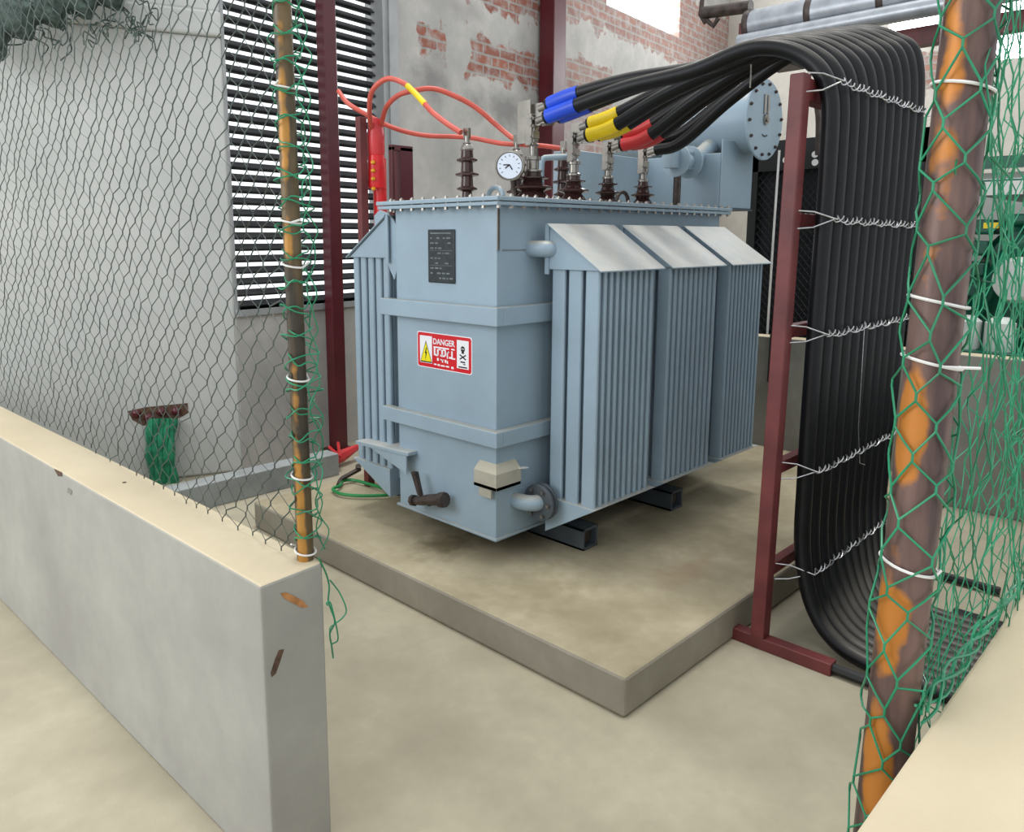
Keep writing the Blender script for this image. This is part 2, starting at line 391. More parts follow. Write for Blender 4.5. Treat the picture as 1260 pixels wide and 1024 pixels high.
q = at(153, 594, Z=T); tag(MB().disc((q.x, q.y, T+.0005), .006, (0, 0, 1), .001).build('plaster_chip', M['chip']), 'small dark spot on the cream top of the low left wall', 'chip')

# hole in the wall with green cloth hanging out
def onwall(px, py, off=0):
    nw = Vector((-math.sin(WA), math.cos(WA), 0)); nl = Vector((math.sin(R(159)), -math.cos(R(159)), 0))
    r = FW+RT*((px-PX)/F)-UP*((py-PY)/F); w0 = Vector((1.0, 2.483, 0)) if px > 285 else Vector((.115, 2.384, 0))
    n = nw if px > 285 else Vector((math.sin(R(21)), math.cos(R(21)), 0))
    t = ((w0-CAM).dot(n)-off)/r.dot(n); return CAM+r*t
nL = -Vector((math.sin(R(21)), math.cos(R(21)), 0))
hb = blotch('wall_hole', [onwall(*q) for q in ((157, 506), (180, 501), (231, 496), (232, 508), (222, 514), (176, 524), (163, 517))], nL, M['chip'], 'brown broken slot in the pale wall above the green cloth', 'hole')
n_ = MB()
for q in ((168, 509), (183, 514), (199, 507), (217, 506)):
    pp = onwall(*q); n_.lathe([(.026, -.01), (.03, .006), (.02, .02), (.0, .026)], pp, nL, 7)
n_.build('broken_brick', M['maroon_d'], hb)
cl = MB()
for k in range(5):
    p0 = onwall(186+k*7, 515, .03); p1 = onwall(184+k*6.5, 555, .07); p2 = onwall(190+k*6.5, 600, .08); p3 = onwall(188+k*8, 640, .1)
    cl.tube(spline([p0, p1, p2, p3], 8), .02, 7, rs=[.016+.012*abs(math.sin(i*.5+k)) for i in range(25)])
tag(cl.build('green_cloth', M['green_cloth']), 'green shade cloth hanging from the broken slot behind the left net', 'cloth')
# net debris over the ledge, board
cl = MB(); p = [onwall(x, y, .2) for x, y in ((-30, 55), (10, 26), (50, 8), (90, -4), (128, -14), (160, -26))]
cl.tube(spline(p, 5), .12, 8, rs=[.10+.03*math.sin(i*1.3) for i in range(26)])
for k in range(40):
    c0 = onwall(rnd.uniform(0, 190), rnd.uniform(-5, 40), .2); q = [c0]
    for j in range(5): q.append(q[-1]+Vector((rnd.uniform(-.06, .06), rnd.uniform(-.04, .04), rnd.uniform(-.07, .05))))
    cl.tube(spline(q, 3), .004, 4, False)
tag(cl.build('shade_net_roll', mat('dull_green_net', (70, 84, 78), .9, var=.35, scale=30)), 'dull green shade net bunched on the wall ledge at top left', 'net')
tag(MB().box(1.0, 1.09, .0, .03, 2.7, 3.6, LM).build('board', M['wood']), 'brown board fixed above the wall ledge at top left', 'board')
# ------------------------------------------------------------------ maroon columns
def column(x, y, w_, lab, top=HT):
    c_ = empty('steel_column', (x, y, FZ), lab, 'column', None)
    m_ = MB(); h = w_/2
    m_.prism([(x-h, y-h), (x+h, y-h), (x+h, y+h), (x-h, y+h)], 'z', FZ+.012, top)
    m_.build('shaft', M['maroon_d'], c_, .006); MB().box(x-h-.04, x+h+.04, y-h-.04, y+h+.04, FZ, FZ+.012).build('base_plate', M['maroon_d'], c_)
q = at(415, 556, Z=FZ); column(q.x+.04, q.y+.04, .095, 'dark maroon steel column standing in front of the louvred window')
q = WM @ Vector((2.45, -.12, 0)); column(q.x, q.y, .17, 'dark maroon steel column in front of the brick patches')

# ================================================================== TRANSFORMER
TX, TY = 1.75, .63
tr = empty('power_transformer', (.87, .31, 0), 'large blue-grey oil-filled transformer on the raised concrete plinth', 'transformer')
t_ = MB().box(0, TX, 0, TY, .1, 1.475)
t_.box(-.012, TX+.01, -.012, TY+.012, .1, .112)
t_.build('tank', M['paint'], tr, .004)
# rim and lid
MB().box(-.045, TX+.04, -.045, TY+.07, 1.474, 1.488).build('tank_rim', M['paint'], tr, .002)
lid = MB().box(-.05, TX+.045, -.05, TY+.075, 1.491, 1.508).build('lid', M['paint'], tr, .003)
bolt_me = None
def bolt(x, y):
    global bolt_me
    if bolt_me is None:
        o_ = MB().lathe([(.0095, -.045), (.0095, -.034), (.0045, -.034), (.0045, 0), (.0095, 0), (.0095, .008), (.004, .008), (.004, .012)], (0, 0, 0), (0, 0, 1), 6).build('rim_bolt', M['tin'], tr); bolt_me = o_.data
    else:
        o_ = bpy.data.objects.new('rim_bolt', bolt_me); col.objects.link(o_); o_.parent = tr; o_.matrix_parent_inverse = Matrix.Translation(-world_loc(tr))
    o_.location = (x, y, 1.508)
x = -.025
while x < TX+.04: bolt(x, -.033); x += .072
y = .04
while y < TY+.03: bolt(-.033, y); y += .072
x = .04
while x < TX: bolt(x, TY+.055); x += .144
for z0, z1 in ((1.004, 1.079), (.511, .577)):
    e = .042; bb = MB(); t2 = .005
    for (x0, x1, y0, y1) in ((-e, 0, -e, TY+.07), (0, TX, -e, 0)):
        bb.box(x0, x1, y0, y1, z0, z1)
    bb.build('stiffener_band', M['paint'], tr, .004)
# corner weld seam + gasket tape at upper corner
MB().box(.03, .29, -.004, 0, 1.3, 1.302).box(-.001, .012, -.005, 0, 1.3, 1.46).build('weld_seam', M['tin'], tr)
# name plate
npl = MB().box(-.008, 0, .236, .403, 1.16, 1.384).build('name_plate', M['plate'], tr, .006)
nm = MB(); r_ = random.Random(3)
nm.box(-.0095, -.008, .255, .385, 1.366, 1.371)
for i in range(9):
    z = 1.352-i*.021; y = .385
    if i in (3, 6): nm.box(-.0095, -.008, .25, .39, z+.007, z+.0085)
    while y > .265:
        l = r_.uniform(.006, .026)
        if r_.random() < .6: nm.box(-.0095, -.008, y-l, y, z-.007, z-.0005)
        y -= l+.008
nm.build('engraving', M['plate_hi'], npl)
# danger sign
dg = sub_empty('danger_sign', (0, .31, .86), tr, 'red and white DANGER sticker with yellow triangle')
def DG(y, z, x=0): return (x, .488-y*.349, .943-z*.158)      # y,z in 0..1 on the sign
def srect(y0, y1, z0, z1, d, m_, name, rad=0):
    p0 = DG(y0, z0); p1 = DG(y1, z1)
    bb = MB()
    ys = (p1[1], p0[1]); zs = (p1[2], p0[2])
    if rad:
        poly = []
        for cy, cz, a0 in ((ys[1]-rad, zs[1]-rad, 0), (ys[0]+rad, zs[1]-rad, 90), (ys[0]+rad, zs[0]+rad, 180), (ys[1]-rad, zs[0]+rad, 270)):
            for k in range(5): poly.append((cy+rad*math.cos(R(a0+k*22.5)), cz+rad*math.sin(R(a0+k*22.5))))
        bb.prism(poly, 'x', -d, 0)
    else: bb.box(-d, 0, ys[0], ys[1], zs[0], zs[1])
    return bb
SR = mat('sign_red', (206, 20, 34), .3, var=.02); SW = mat('sign_white', (238, 238, 242), .3, var=.02); SY = mat('sign_yellow', (240, 226, 20), .3, var=.02); SK = mat('sign_black', (20, 16, 16), .4)
def part(mb, name, m_, lab=None): 
    o = mb.build(name, m_); o.parent = dg; o.matrix_parent_inverse = Matrix.Translation(-Vector((0, .31, .86)))
    if lab: o['label'] = lab
    return o
part(srect(0, 1, 0, 1, .0012, 0, '', .012), 'sign_edge', SW); part(srect(.012, .988, .025, .975, .0018, 0, '', .011), 'sign_plate', SR)
part(srect(.055, .285, .11, .87, .0024, 0, ''), 'white_panel', SW); part(srect(.74, .945, .11, .87, .0024, 0, ''), 'white_panel', SW)
tri = MB(); tri.prism([DG(.17, .3)[1:], DG(.27, .82)[1:], DG(.075, .82)[1:]], 'x', -.003, 0); 
tk = MB(); tk.prism([DG(.17, .24)[1:], DG(.285, .855)[1:], DG(.06, .855)[1:]], 'x', -.0027, 0)
part(tk, 'warning_border', SK); part(tri, 'warning_triangle', SY)
bl = MB()
bl.prism([DG(y, z)[1:] for y, z in ((.175, .44), (.15, .6), (.168, .6), (.155, .8), (.195, .56), (.176, .56), (.19, .44))], 'x', -.0034, 0)
part(bl, 'lightning_bolt', SK)
sk = MB()   # skull and crossed bones, lettering strip
cy, cz = DG(.845, .34)[1:]
sk.disc((-.0001, cy, cz), .0125, (-1, 0, 0), .003, 16); sk.box(-.0031, 0, cy-.007, cy+.007, cz-.019, cz-.01)
for s in (-1, 1): sk.box(-.003, 0, -.021, .021, -.0028, .0028, Matrix.Translation((0, cy, cz-.034)) @ Matrix.Rotation(R(28*s), 4, 'X'))
sk.box(-.003, 0, cy-.014, cy+.014, cz-.058, cz-.052)
sk.box(-.003, 0, cy-.016, cy-.002, cz-.066, cz-.062); 
sk.box(-.003, 0, *sorted((DG(.77, 0)[1], DG(.92, 0)[1])), *sorted((DG(0, .81)[2], DG(0, .845)[2])))
part(sk, 'skull_and_bones', SK)
eye = MB()
for s in (-1, 1): eye.disc((-.0001, cy+s*.0045, cz+.001), .0028, (-1, 0, 0), .0036, 8)
part(eye, 'skull_eyes', SW)
def text(s, size, loc, name, m_, wid=None):
    cu = bpy.data.curves.new(name, 'FONT'); cu.body = s; cu.size = size; cu.extrude = .0004; cu.offset = size*.02; cu.resolution_u = 3
    to = bpy.data.objects.new(name, cu); col.objects.link(to); bpy.context.view_layer.update()
    me = bpy.data.meshes.new_from_object(to.evaluated_get(bpy.context.evaluated_depsgraph_get())); bpy.data.objects.remove(to); me.materials.clear(); me.materials.append(m_)
    xs = [v.co.x for v in me.vertices]; k = (wid/(max(xs)-min(xs))) if wid else 1
    for v in me.vertices:
        x_, y_, z_ = v.co; v.co = (-.0026-z_, loc[0]-(x_-min(xs))*k, loc[1]+y_)
    o = bpy.data.objects.new(name, me); col.objects.link(o); o.parent = dg; o.matrix_parent_inverse = Matrix.Translation(-Vector((0, .31, .86))); return o
text('DANGER', .036, DG(.31, .31)[1:], 'danger_word', SW, .138)
wb = MB(); p_ = srect(.315, .6, .37, .41, .0026, 0, ''); wb.add(p_.v, p_.f)
for y0, y1, z0, z1 in ((.32, .35, .41, .62), (.35, .40, .58, .63), (.38, .41, .44, .6), (.41, .45, .42, .46), (.44, .52, .58, .63), (.46, .49, .44, .6), (.49, .54, .42, .46), (.52, .545, .46, .6),
                       (.56, .6, .46, .5), (.56, .58, .46, .66), (.6, .64, .6, .65), (.64, .665, .44, .66), (.66, .71, .62, .66), (.64, .7, .37, .41),
                       (.38, .41, .68, .76), (.44, .5, .7, .73), (.47, .49, .7, .79), (.52, .55, .7, .78), (.56, .58, .72, .8),
                       (.32, .37, .85, .89), (.39, .43, .85, .9), (.45, .52, .86, .9), (.54, .6, .86, .9), (.64, .68, .86, .92)):
    p_ = srect(y0, y1, z0, z1, .0026, 0, ''); wb.add(p_.v, p_.f)
part(wb, 'small_lettering', SW)

# ------------------------------------------------------------------ radiators
def radiator(x0, x1, yi, yo, n, nf, zi, zo, bzi, bzo, lab):
    """bank of pressed panels between a sloping top cap and a sloping bottom plate; yi nearest the tank"""
    s = 1 if yo > yi else -1
    r_ = sub_empty('radiator', ((x0+x1)/2, (yi+yo)/2, .2), tr, lab)
    zt = zo-.012; zb = max(bzi, bzo)
    c_ = MB()
    c_.prism([(yi, zt), (yo-.0*s, zt), (yi, zi-.012)], 'x', x0, x1)
    c_.build('top_header', M['paint'], r_, .002)
    th = .006
    k = (zi-zo)/(yi-yo)
    e = .018
    MB().prism([(yi+.004*s*-1, zi+.002), (yo+e*s, zo+k*e*s), (yo+e*s, zo+k*e*s-th), (yi-.004*s, zi-th)], 'x', x0-.012, x1+.012).build('top_cover', M['paint_d'], r_, .0015)
    b_ = MB(); b_.prism([(yi, bzi), (yo, bzo-.008), (yo+.012*s, bzo), (yi, bzo)], 'x', x0-.004, x1+.004)
    b_.build('bottom_header', M['paint'], r_, .002)
    # inner upright flange plate
    MB().box(x0-.006, x0+.002, min(yi, yi-.02*s), max(yi, yi-.02*s), zt-.02, zi).build('header_flange', M['paint'], r_)
    pit = (x1-x0-.02)/n; gap = .017
    wf = (abs(yo-yi)-.012-gap*(nf-1))/nf
    for i in range(n):
        xa = x0+.012+i*pit; xb = xa+pit*.5
        m_ = MB()
        for j in range(nf):
            ya = yo-s*(.008+j*(wf+gap)); yb = ya-s*wf
            y0, y1 = min(ya, yb), max(ya, yb); c = .006
            m_.prism([(xa, y0+c), (xa+c, y0), (xb-c, y0), (xb, y0+c), (xb, y1-c), (xb-c, y1), (xa+c, y1), (xa, y1-c)], 'z', bzo-.003, zt+.002)
        m_.build('cooling_panel', M['paint'], r_, .003)
    return r_
E_ = []
for (pa, pb) in ((738, 815), (826, 889), (899, 944)):
    E_.append((at(pa, 329, Y=-.33).x, at(pb, 325, Y=-.33).x))
labs = ['nearest radiator bank on the right face', 'middle radiator bank on the right face', 'farthest radiator bank on the right face']
E_[0] = (.225, E_[0][1]-.012)
for (xa, xb), lb in zip(E_, labs):
    radiator(xa+.0, xb, -.08, -.33, 10, 3, 1.405, 1.235, .105, .262, lb)
for k, (xa, xb) in enumerate(((0.0, .43), (.48, .92), (.97, 1.4))):
    radiator(xa, xb, .70, .985, 8, 5, 1.45, 1.27, .12, .26, ['near', 'middle', 'far'][k]+' radiator bank on the left side of the tank')
# gusset ear at the tank's left upper corner
MB().prism([(.635, 1.22), (.635, 1.40), (.66, 1.43), (.70, 1.46), (.76, 1.475), (.80, 1.45), (.80, 1.40), (.72, 1.25), (.66, 1.16)], 'x', .012, .02).build('corner_gusset', M['paint'], tr)
MB().box(.28, 1.7, -.02, 0, 1.30, 1.40).build('tank_rib', M['paint'], tr)
# oil pipes from the tank to the right radiators
def pipe_conn(z, x0=.14):
    m_ = MB(); m_.tube(spline([(x0, .0, z), (x0, -.035, z), (x0+.015, -.075, z), (x0+.06, -.09, z), (.32, -.09, z)], 6), .034, 16)
    o_ = m_.build('oil_pipe', M['paint'], tr); return o_
pipe_conn(1.305, .20)
o_ = pipe_conn(.25, .12)
fl = MB()
for xx in (.16, .185): fl.lathe([(.075, 0), (.08, .003), (.08, .013), (.075, .016)], (xx, -.09, .25), (1, 0, 0), 24)
fl.build('pipe_flange', M['steelbeam'], o_)
for k in range(6):
    a_ = k*math.pi/3; MB().lathe([(.008, 0), (.008, .014)], (.147, -.09+.06*math.cos(a_), .25+.06*math.sin(a_)), (1, 0, 0), 6).build('flange_bolt', M['tin'], o_)
# jacking pads
j = MB(); j.prism([(-.035, -.035), (.115, -.035), (.115, 0), (0, 0), (0, .095), (-.035, .095)], 'z', .33, .345)
j.prism([(-.035, -.035), (.115, -.035), (.115, -.028), (-.028, -.028), (-.028, .095), (-.035, .095)], 'z', .33, .40)
j.add([(-.035, .095, .40), (-.035, -.035, .40), (.115, -.035, .40), (0, .095, .432), (0, 0, .432), (.115, 0, .432)], [(0, 1, 4, 3), (1, 2, 5, 4)])
j.box(-.03, -.022, .0, .07, .29, .33)
jp = j.build('jacking_pad', mat('dusty_grey_beige_pad', (170, 166, 152), .8, var=.08, scale=9, dust=(196, 188, 168)), tr, .001)
tag(MB().box(.045, .1, -.04, -.018, .409, .413, Matrix.Rotation(R(8), 4, 'Y')).build('paper_scrap', M['white']), 'small white paper scrap lying on the jacking pad at the near tank corner', 'scrap')
j = MB()
j.prism([(.50, .39), (.50, .375), (.90, .355), (.90, .372)], 'x', -.055, .22)
j.prism([(.52, .372), (.80, .36), (.52, .285)], 'x', -.05, -.042)
j.prism([(.64, .36), (.88, .352), (.72, .20), (.64, .22)], 'x', .05, .15)
j.build('jacking_pad', M['paint_d'], tr, .001)
# drain valve on the left face
v_ = MB(); v_.tube([(-.0, .37, .19), (-.05, .37, .19)], .02, 12); v_.tube([(-.055, .47, .175), (-.055, .42, .185), (-.055, .36, .205), (-.055, .28, .225)], .02, 8, rs=[.016, .022, .024, .028])
v_.lathe([(.03, 0), (.034, .004), (.034, .03), (.03, .034)], (-.055, .285, .223), (0, -1, .25), 12)
v_.lathe([(.026, 0), (.026, .02)], (-.055, .455, .178), (0, 1, -.2), 8)
vo = v_.build('drain_valve', M['dkmetal'], tr)
MB().prism([(.40, .215), (.415, .215), (.46, .315), (.432, .318)], 'x', -.075, -.05).build('valve_lever', M['dkmetal'], vo, .003)
# base channels
for x0 in (.363, 1.075):
    m_ = MB(); y0, y1 = -.178, .80; z0, z1 = 0.0, .098
    m_.box(x0, x0+.012, y0, y1, z0, z1); m_.box(x0, x0+.105, y0, y1, z1-.012, z1); m_.box(x0, x0+.105, y0, y1, z0, z0+.012); m_.box(x0+.093, x0+.105, y0, y1, z0, z1)
    m_.build('base_channel', M['steelbeam'], tr, .002)
    MB().lathe([(.028, 0), (.028, .02), (.012, .02), (.012, .04)], (x0+.052, y0+.02, .05), (0, 1, 0), 12).build('channel_bolt', M['dkmetal'], tr)

# ------------------------------------------------------------------ bushings
LZ = 1.508
def bushing_lv(x, y, ztop, s=1.0, flag=False):
    b_ = sub_empty('low_voltage_bushing', (x, y, LZ), tr); o = (x, y, LZ)
    sh = MB(); sh.lathe([(.046*s, 0), (.050*s, .014), (.040*s, .03), (.032*s, .04), (.058*s, .052), (.060*s, .058), (.034*s, .068), (.028*s, .085), (.030*s, .09), (.046*s, .094), (.046*s, .099), (.026*s, .103), (.024*s, .12)], o, (0, 0, 1), 24)
    sh.build('porcelain_body', M['porcelain'], b_)
    mt = MB(); mt.lathe([(.022*s, .118), (.028*s, .122), (.028*s, .13), (.018*s, .135), (.018*s, .17), (.024*s, .172), (.024*s, .186), (.013, .19), (.013, ztop-LZ-.03)], o, (0, 0, 1), 16)
    for k in range(4):
        a_ = k*math.pi/2+.5; MB().lathe([(.008, 0), (.008, .014), (.004, .014), (.004, .02)], (x+.062*s*math.cos(a_), y+.062*s*math.sin(a_), LZ), (0, 0, 1), 6).build('mounting_bolt', M['tin'], b_)
    mt.build('metal_stem', M['tin'], b_)
    cl = MB(); zt = ztop
    cl.box(x-.03, x-.02, y-.016, y+.018, zt-.13, zt+.0); cl.box(x+.006, x+.016, y-.014, y+.014, zt-.11, zt-.02)
    cl.box(x-.022, x+.022, y-.018, y+.018, zt-.1, zt-.07)
    for z_ in (zt-.02, zt-.05, zt-.095, zt-.125):
        for s_ in (-1, 1): cl.lathe([(.009, 0), (.009, .012), (.005, .012), (.005, .024)], (x+.005*s_-.006, y+.013*s_, z_), (-1, 0, 0), 6)
        cl.lathe([(.008, 0), (.008, .014)], (x+.018, y, z_), (1, 0, 0), 6)
    if flag: cl.box(x-.02, x-.012, y+.0, y+.075, zt-.12, zt+.06)
    cl.box(x-.012, x-.004, y-.09, y+.01, zt-.045, zt-.0)
    cl.build('terminal_clamp', M['tin'], b_, .0015)
    return b_
LVX = [.377, .66, .925, 1.225]; LVT = [1.87, 1.82, 1.80, 1.80]
for i in range(4): bushing_lv(LVX[i], .15, LVT[i], (1.5, 1.2, 1., 1.)[i], i == 0)
def bushing_hv(x, y):
    b_ = sub_empty('high_voltage_bushing', (x, y, LZ), tr); o = (x, y, LZ); pr = [(.05, 0), (.05, .012), (.024, .02), (.022, .045)]
    for k in range(3):
        z_ = .055+k*.063; q = .046 if k != 1 else .052
        pr += [(.026, z_-.006), (q, z_), (q+.001, z_+.007), (.028, z_+.016), (.026, z_+.045)]
    pr += [(.012, .232)]
    MB().lathe(pr, o, (0, 0, 1), 24).build('porcelain_body', M['porcelain'], b_)
    m_ = MB().lathe([(.026, .226), (.03, .232), (.024, .25), (.016, .255), (.02, .26), (.012, .262), (.012, .29)], o, (0, 0, 1), 12)
    m_.box(x-.008, x+.008, y-.016, y+.016, LZ+.28, LZ+.325)
    m_.build('terminal_clamp', M['tin'], b_, .001)
    MB().lathe([(.062, 0), (.062, .006)], o, (0, 0, 1), 6).build('mounting_flange', M['white'], b_)
HVX = [.272, .60, .95]
for x in HVX: bushing_hv(x, .45)
# small lifting eye beside the first bushing
m_ = MB(); m_.tube([(.40+.0*k, .42-.025+.045*math.cos(R(k*30)), LZ+.03+.04*math.sin(R(k*30))) for k in range(7)], .012, 8); m_.build('lifting_lug', M['paint'], tr)
# thermometer dial
gp = at(627, 204, Y=.16); gx = sub_empty('dial_thermometer', gp, tr)
gd = (CAM-gp); gd.z = 0; gd.normalize(); gd = (gd+Vector((.1, .28, 0))).normalized()
MB().lathe([(.05, -.04), (.06, -.036), (.062, 0), (.056, .004), (.054, -.002)], gp, gd, 32).build('gauge_case', M['tin'], gx)
MB().lathe([(.053, 0), (.053, .001)], gp, gd, 32).build('dial_face', M['dial'], gx)
gs = Vector((-gd.y, gd.x, 0)); m_ = MB()
for k in range(11):
    a_ = R(-40+k*26); d_ = gs*math.cos(a_)+Vector((0, 0, math.sin(a_)))
    m_.tube([gp+gd*.002+d_*.037, gp+gd*.002+d_*.045], .0012, 4)
for d_ in (gs*.012+Vector((0, 0, -.016)), gs*-.026+Vector((0, 0, .004)), gs*-.018+Vector((0, 0, -.01))): m_.tube([gp+gd*.003+Vector((0, 0, .004)), gp+gd*.003+d_], .0022, 4)
m_.build('dial_markings', M['black'], gx)
m_ = MB(); m_.tube([gp-gd*.03, gp-gd*.03+Vector((.03, .02, -.03)), (gp.x+.07, gp.y+.03, LZ)], .012, 8); m_.build('gauge_stem', M['dkmetal'], gx)
# bent pipe between first and second bushings
q0 = (.62, .32, LZ); m_ = MB()
m_.tube(spline([(.585, .28, LZ), (.585, .28, 1.66), (.59, .275, 1.705), (.61, .26, 1.715), (.70, .18, 1.72)], 6), .014, 10)
m_.build('breather_pipe', M['paint'], tr)

# ------------------------------------------------------------------ conservator with its support box
cv = sub_empty('conservator', (1.98, .3, 1.95), tr, 'oil conservator drum with bolted round end plate')
DC = (1.985, -.10, 1.985)
MB().lathe([(.165, 0), (.17, .01), (.17, .95), (.16, .96)], DC, (0, 1, 0), 40).build('drum', M['paint'], cv)
dcv = MB().lathe([(.212, 0), (.215, .003), (.215, .011), (.212, .014)], (DC[0], DC[1]-.014, DC[2]), (0, 1, 0), 40).build('end_plate', M['paint'], cv)
m_ = MB()
for k in range(14):
    a_ = k*math.pi/7+.1; MB().lathe([(.009, 0), (.009, .01), (.005, .01), (.005, .014)], (DC[0]+.188*math.cos(a_), DC[1]-.014, DC[2]+.188*math.sin(a_)), (0, -1, 0), 6).build('end_plate_bolt', M['dkmetal'], dcv)
for k in range(5): m_.box(DC[0]-.03+k*.013, DC[0]-.022+k*.013, DC[1]-.018, DC[1]-.013, DC[2]-.085-.006*math.sin(k*.8), DC[2]-.078-.006*math.sin(k*.8))
m_.build('embossed_mark', M['dkmetal'], dcv)
m_ = MB()
for s_ in (-1, 1): m_.tube([(DC[0]+.02*s_, DC[1]-.02, DC[2]+.13), (DC[0]+.02*s_, DC[1]-.02, DC[2]+.03)], .008, 8)
m_.lathe([(.028, 0), (.028, .012), (.014, .012), (.014, .02)], (DC[0], DC[1]-.013, DC[2]+.0), (0, -1, 0), 10)
m_.build('level_gauge', M['tin'], dcv)
MB().box(1.725, 2.09, .0, .60, 1.509, 1.80).box(1.73, 2.085, -.008, .0, 1.512, 1.87).build('cable_box', M['paint'], cv, .003)
MB().box(1.715, 2.10, -.012, .61, 1.501, 1.509).build('box_base_plate', M['steelbeam'], cv)
# oil relay pipe with flange next to the last bushing
m_ = MB(); m_.tube(spline([(1.47, .12, 1.75), (1.56, .12, 1.75), (1.66, .13, 1.76), (1.80, .14, 1.82), (1.95, .15, 1.9)], 5), .045, 16)
for x in (1.47, 1.60): m_.lathe([(.085, 0), (.085, .014)], (x, .12, 1.75), (1, 0, 0), 24)
m_.box(1.40, 1.62, .09, .15, 1.71, 1.80)
m_.build('relay_pipe', M['paint'], tr, .001)
MB().tube([(1.5, .12, 1.508), (1.5, .12, 1.72)], .02, 10).build('pipe_support', M['dkmetal'], tr)
# grey cable duct with slot behind bushings
MB().box(1.05, 1.66, .47, .60, 1.508, 1.80).build('tap_changer_box', M['paint_d'], tr, .004)
# small brown loop fitting
m_ = MB(); m_.tube([(1.12+.05*math.cos(R(k*30)), .2, LZ+.02+.05*math.sin(R(k*30))) for k in range(7)], .01, 8); m_.build('lifting_eye', M['dkmetal'], tr)

# ================================================================== CABLE RACK
rk = empty('cable_rack', (.39, -.97, FZ), 'dark red ladder-shaped steel rack holding up the black cables', 'rack')
RX0, RX1 = .365, 1.47
RY0, RY1 = -1.0, -.95
for k, x in enumerate((RX0, RX1)):
    MB().box(x, x+.055, RY0, RY1, FZ+.045, 1.885).build('post', M['maroon'], rk, .004)
    MB().box(x+.005, x+.055, -1.24, -.865, FZ, FZ+.045).build('foot', M['maroon'], rk, .003)
    MB().tube([(x+.03, -1.24, FZ+.022), (x+.03, -1.50, FZ+.022)], .018, 8).build('foot_extension', M['black'], rk)
for z in (1.41, 1.025, .535, .15):
    MB().box(RX0+.055, RX1, -.99, -.955, z-.022, z+.022).build('rung', M['maroon'], rk, .002)
MB().box(RX0+.055, RX1, -.995, -.945, 1.80, 1.875).build('top_rung', M['maroon'], rk, .004)

for ch in rk.children:
    for v in ch.data.vertices: v.co.x += (v.co.z-FZ)*.022
# ================================================================== BLACK CABLES
NC = 11
ph = [0, 0, 0, 1, 1, 1, 2, 2, 2, 3, 3]
words = ['blue', 'yellow', 'red', None]
ordn = {0: ['front', 'middle', 'rear']}
cabs = []
CR = .029
for i in range(NC):
    p_ = ph[i]; k = i-[0, 3, 6, 9][p_]
    tx = LVX[p_]-.006; tz = LVT[p_]-.02
    x = .52+i*.0865
    # spread around terminal
    off = [(-.0, 0), (.012, .05), (.055, .01)][k]
    sx, sz = tx+off[0]+.03*(k == 2), tz+off[1]
    xf = .47+(x-.5)*.66
    pk = 2.0+.20*(i/10)
    d0 = [(.012, .02), (.015, .035), (.02, .0)][k]
    pts = [(sx, .075, sz), (sx+.01, -.06, sz+.028), (sx+(x-sx)*.25, -.3, sz+.5*(pk-sz)), (sx+(x-sx)*.55, -.56, pk-.045), (sx+(x-sx)*.8, -.78, pk+.008), (x, -.94, pk-.04), (x, -1.035, pk-.16), (x, -1.052, 1.6),
           (x, -1.05, 1.2), (x-.004, -1.05, .8), (x-(x-.5)*.03, -1.05, .48), (x-(x-xf)*.25, -1.062, .22), (x-(x-xf)*.62, -1.12, .03), (xf+.02*(x-xf), -1.22, -.07), (xf, -1.36, -.105), (xf, -1.50, -.108), (xf, -1.65, -.109), (xf, -1.80, -.109), (xf, -1.845, -.109)]
    rad = spline(pts, 10)
    c_ = MB().tube(rad, CR, 14)
    co = c_.build('power_cable', M['rubber'])
    w_ = words[p_]; nm_ = ['nearest', 'second', 'third'][k]
    tag(co, 'thick black cable with %s end sleeve, %s of the three sleeved %s' % (w_, ['front one', 'upper one', 'rear one'][k], w_) if w_ else
        ['thick black cable without coloured sleeve from the last bushing, nearer of the two', 'thick black cable without coloured sleeve, at the far right edge of the bundle'][k], 'cable', 'black power cables over the rack')
    if w_:
        q = rad[1:12]
        MB().tube(q, CR+.003, 16).build('colour_sleeve', M[w_], co, label=w_+' heat-shrink end sleeve')
    lug = MB(); lug.tube([(sx, .12, sz-.01), (sx, .07, sz)], .016, 10); lug.box(sx-.005, sx+.004, .1, .165, sz-.03, sz+.014)
    lug.build('cable_lug', M['tin'], co)
    cabs.append((x, pk))

tag(MB().box(1.09, 1.14, -1.62, -1.42, FZ, FZ+.05).build('black_block', M['black'], bevel=.004), 'black rectangular block on the floor beyond the cable ends under the green net', 'block')
# binding wires round the bundle
def binding(z, zt, lab, x0=.43, x1=1.43, yb=-1.088, ends=True):
    m_ = MB(); n = 120; s_ = []
    for h in (0, 1):
        pts = []
        for i in range(n+1):
            t = i/n; x = x0+.07+(x1-x0-.07)*t; ph_ = t*2*math.pi*11+math.pi*h
            bump = .006*abs(math.sin((x-.52)/.0865*math.pi))
            zz = z+(zt-z)*t
            pts.append((x, yb-.006-bump-.006*math.cos(ph_), zz+.011*math.sin(ph_)+.004*math.sin(t*37)))
        m_.tube(pts, .0024, 5)
        m_.tube([(x0, -1.0, z+.03*(1-2*h)), (x0+.03, -1.04, z+.026*(1-2*h)), pts[0]], .0024, 5)
    return tag(m_.build('binding_wire', M['silver_wire']), lab, 'wire', 'twisted binding wires across the cables')
binding(1.855, 1.855, 'twisted silver wire across the top bend of the black cables', yb=-1.078)
binding(1.41, 1.40, 'twisted silver wire across the black cables, second from the top')
binding(1.02, 1.02, 'twisted silver wire across the black cables, middle one of five')
binding(.53, .53, 'twisted silver wire across the black cables, second from the bottom')
binding(.15, .16, 'twisted silver wire across the black cables, lowest one', yb=-1.10)
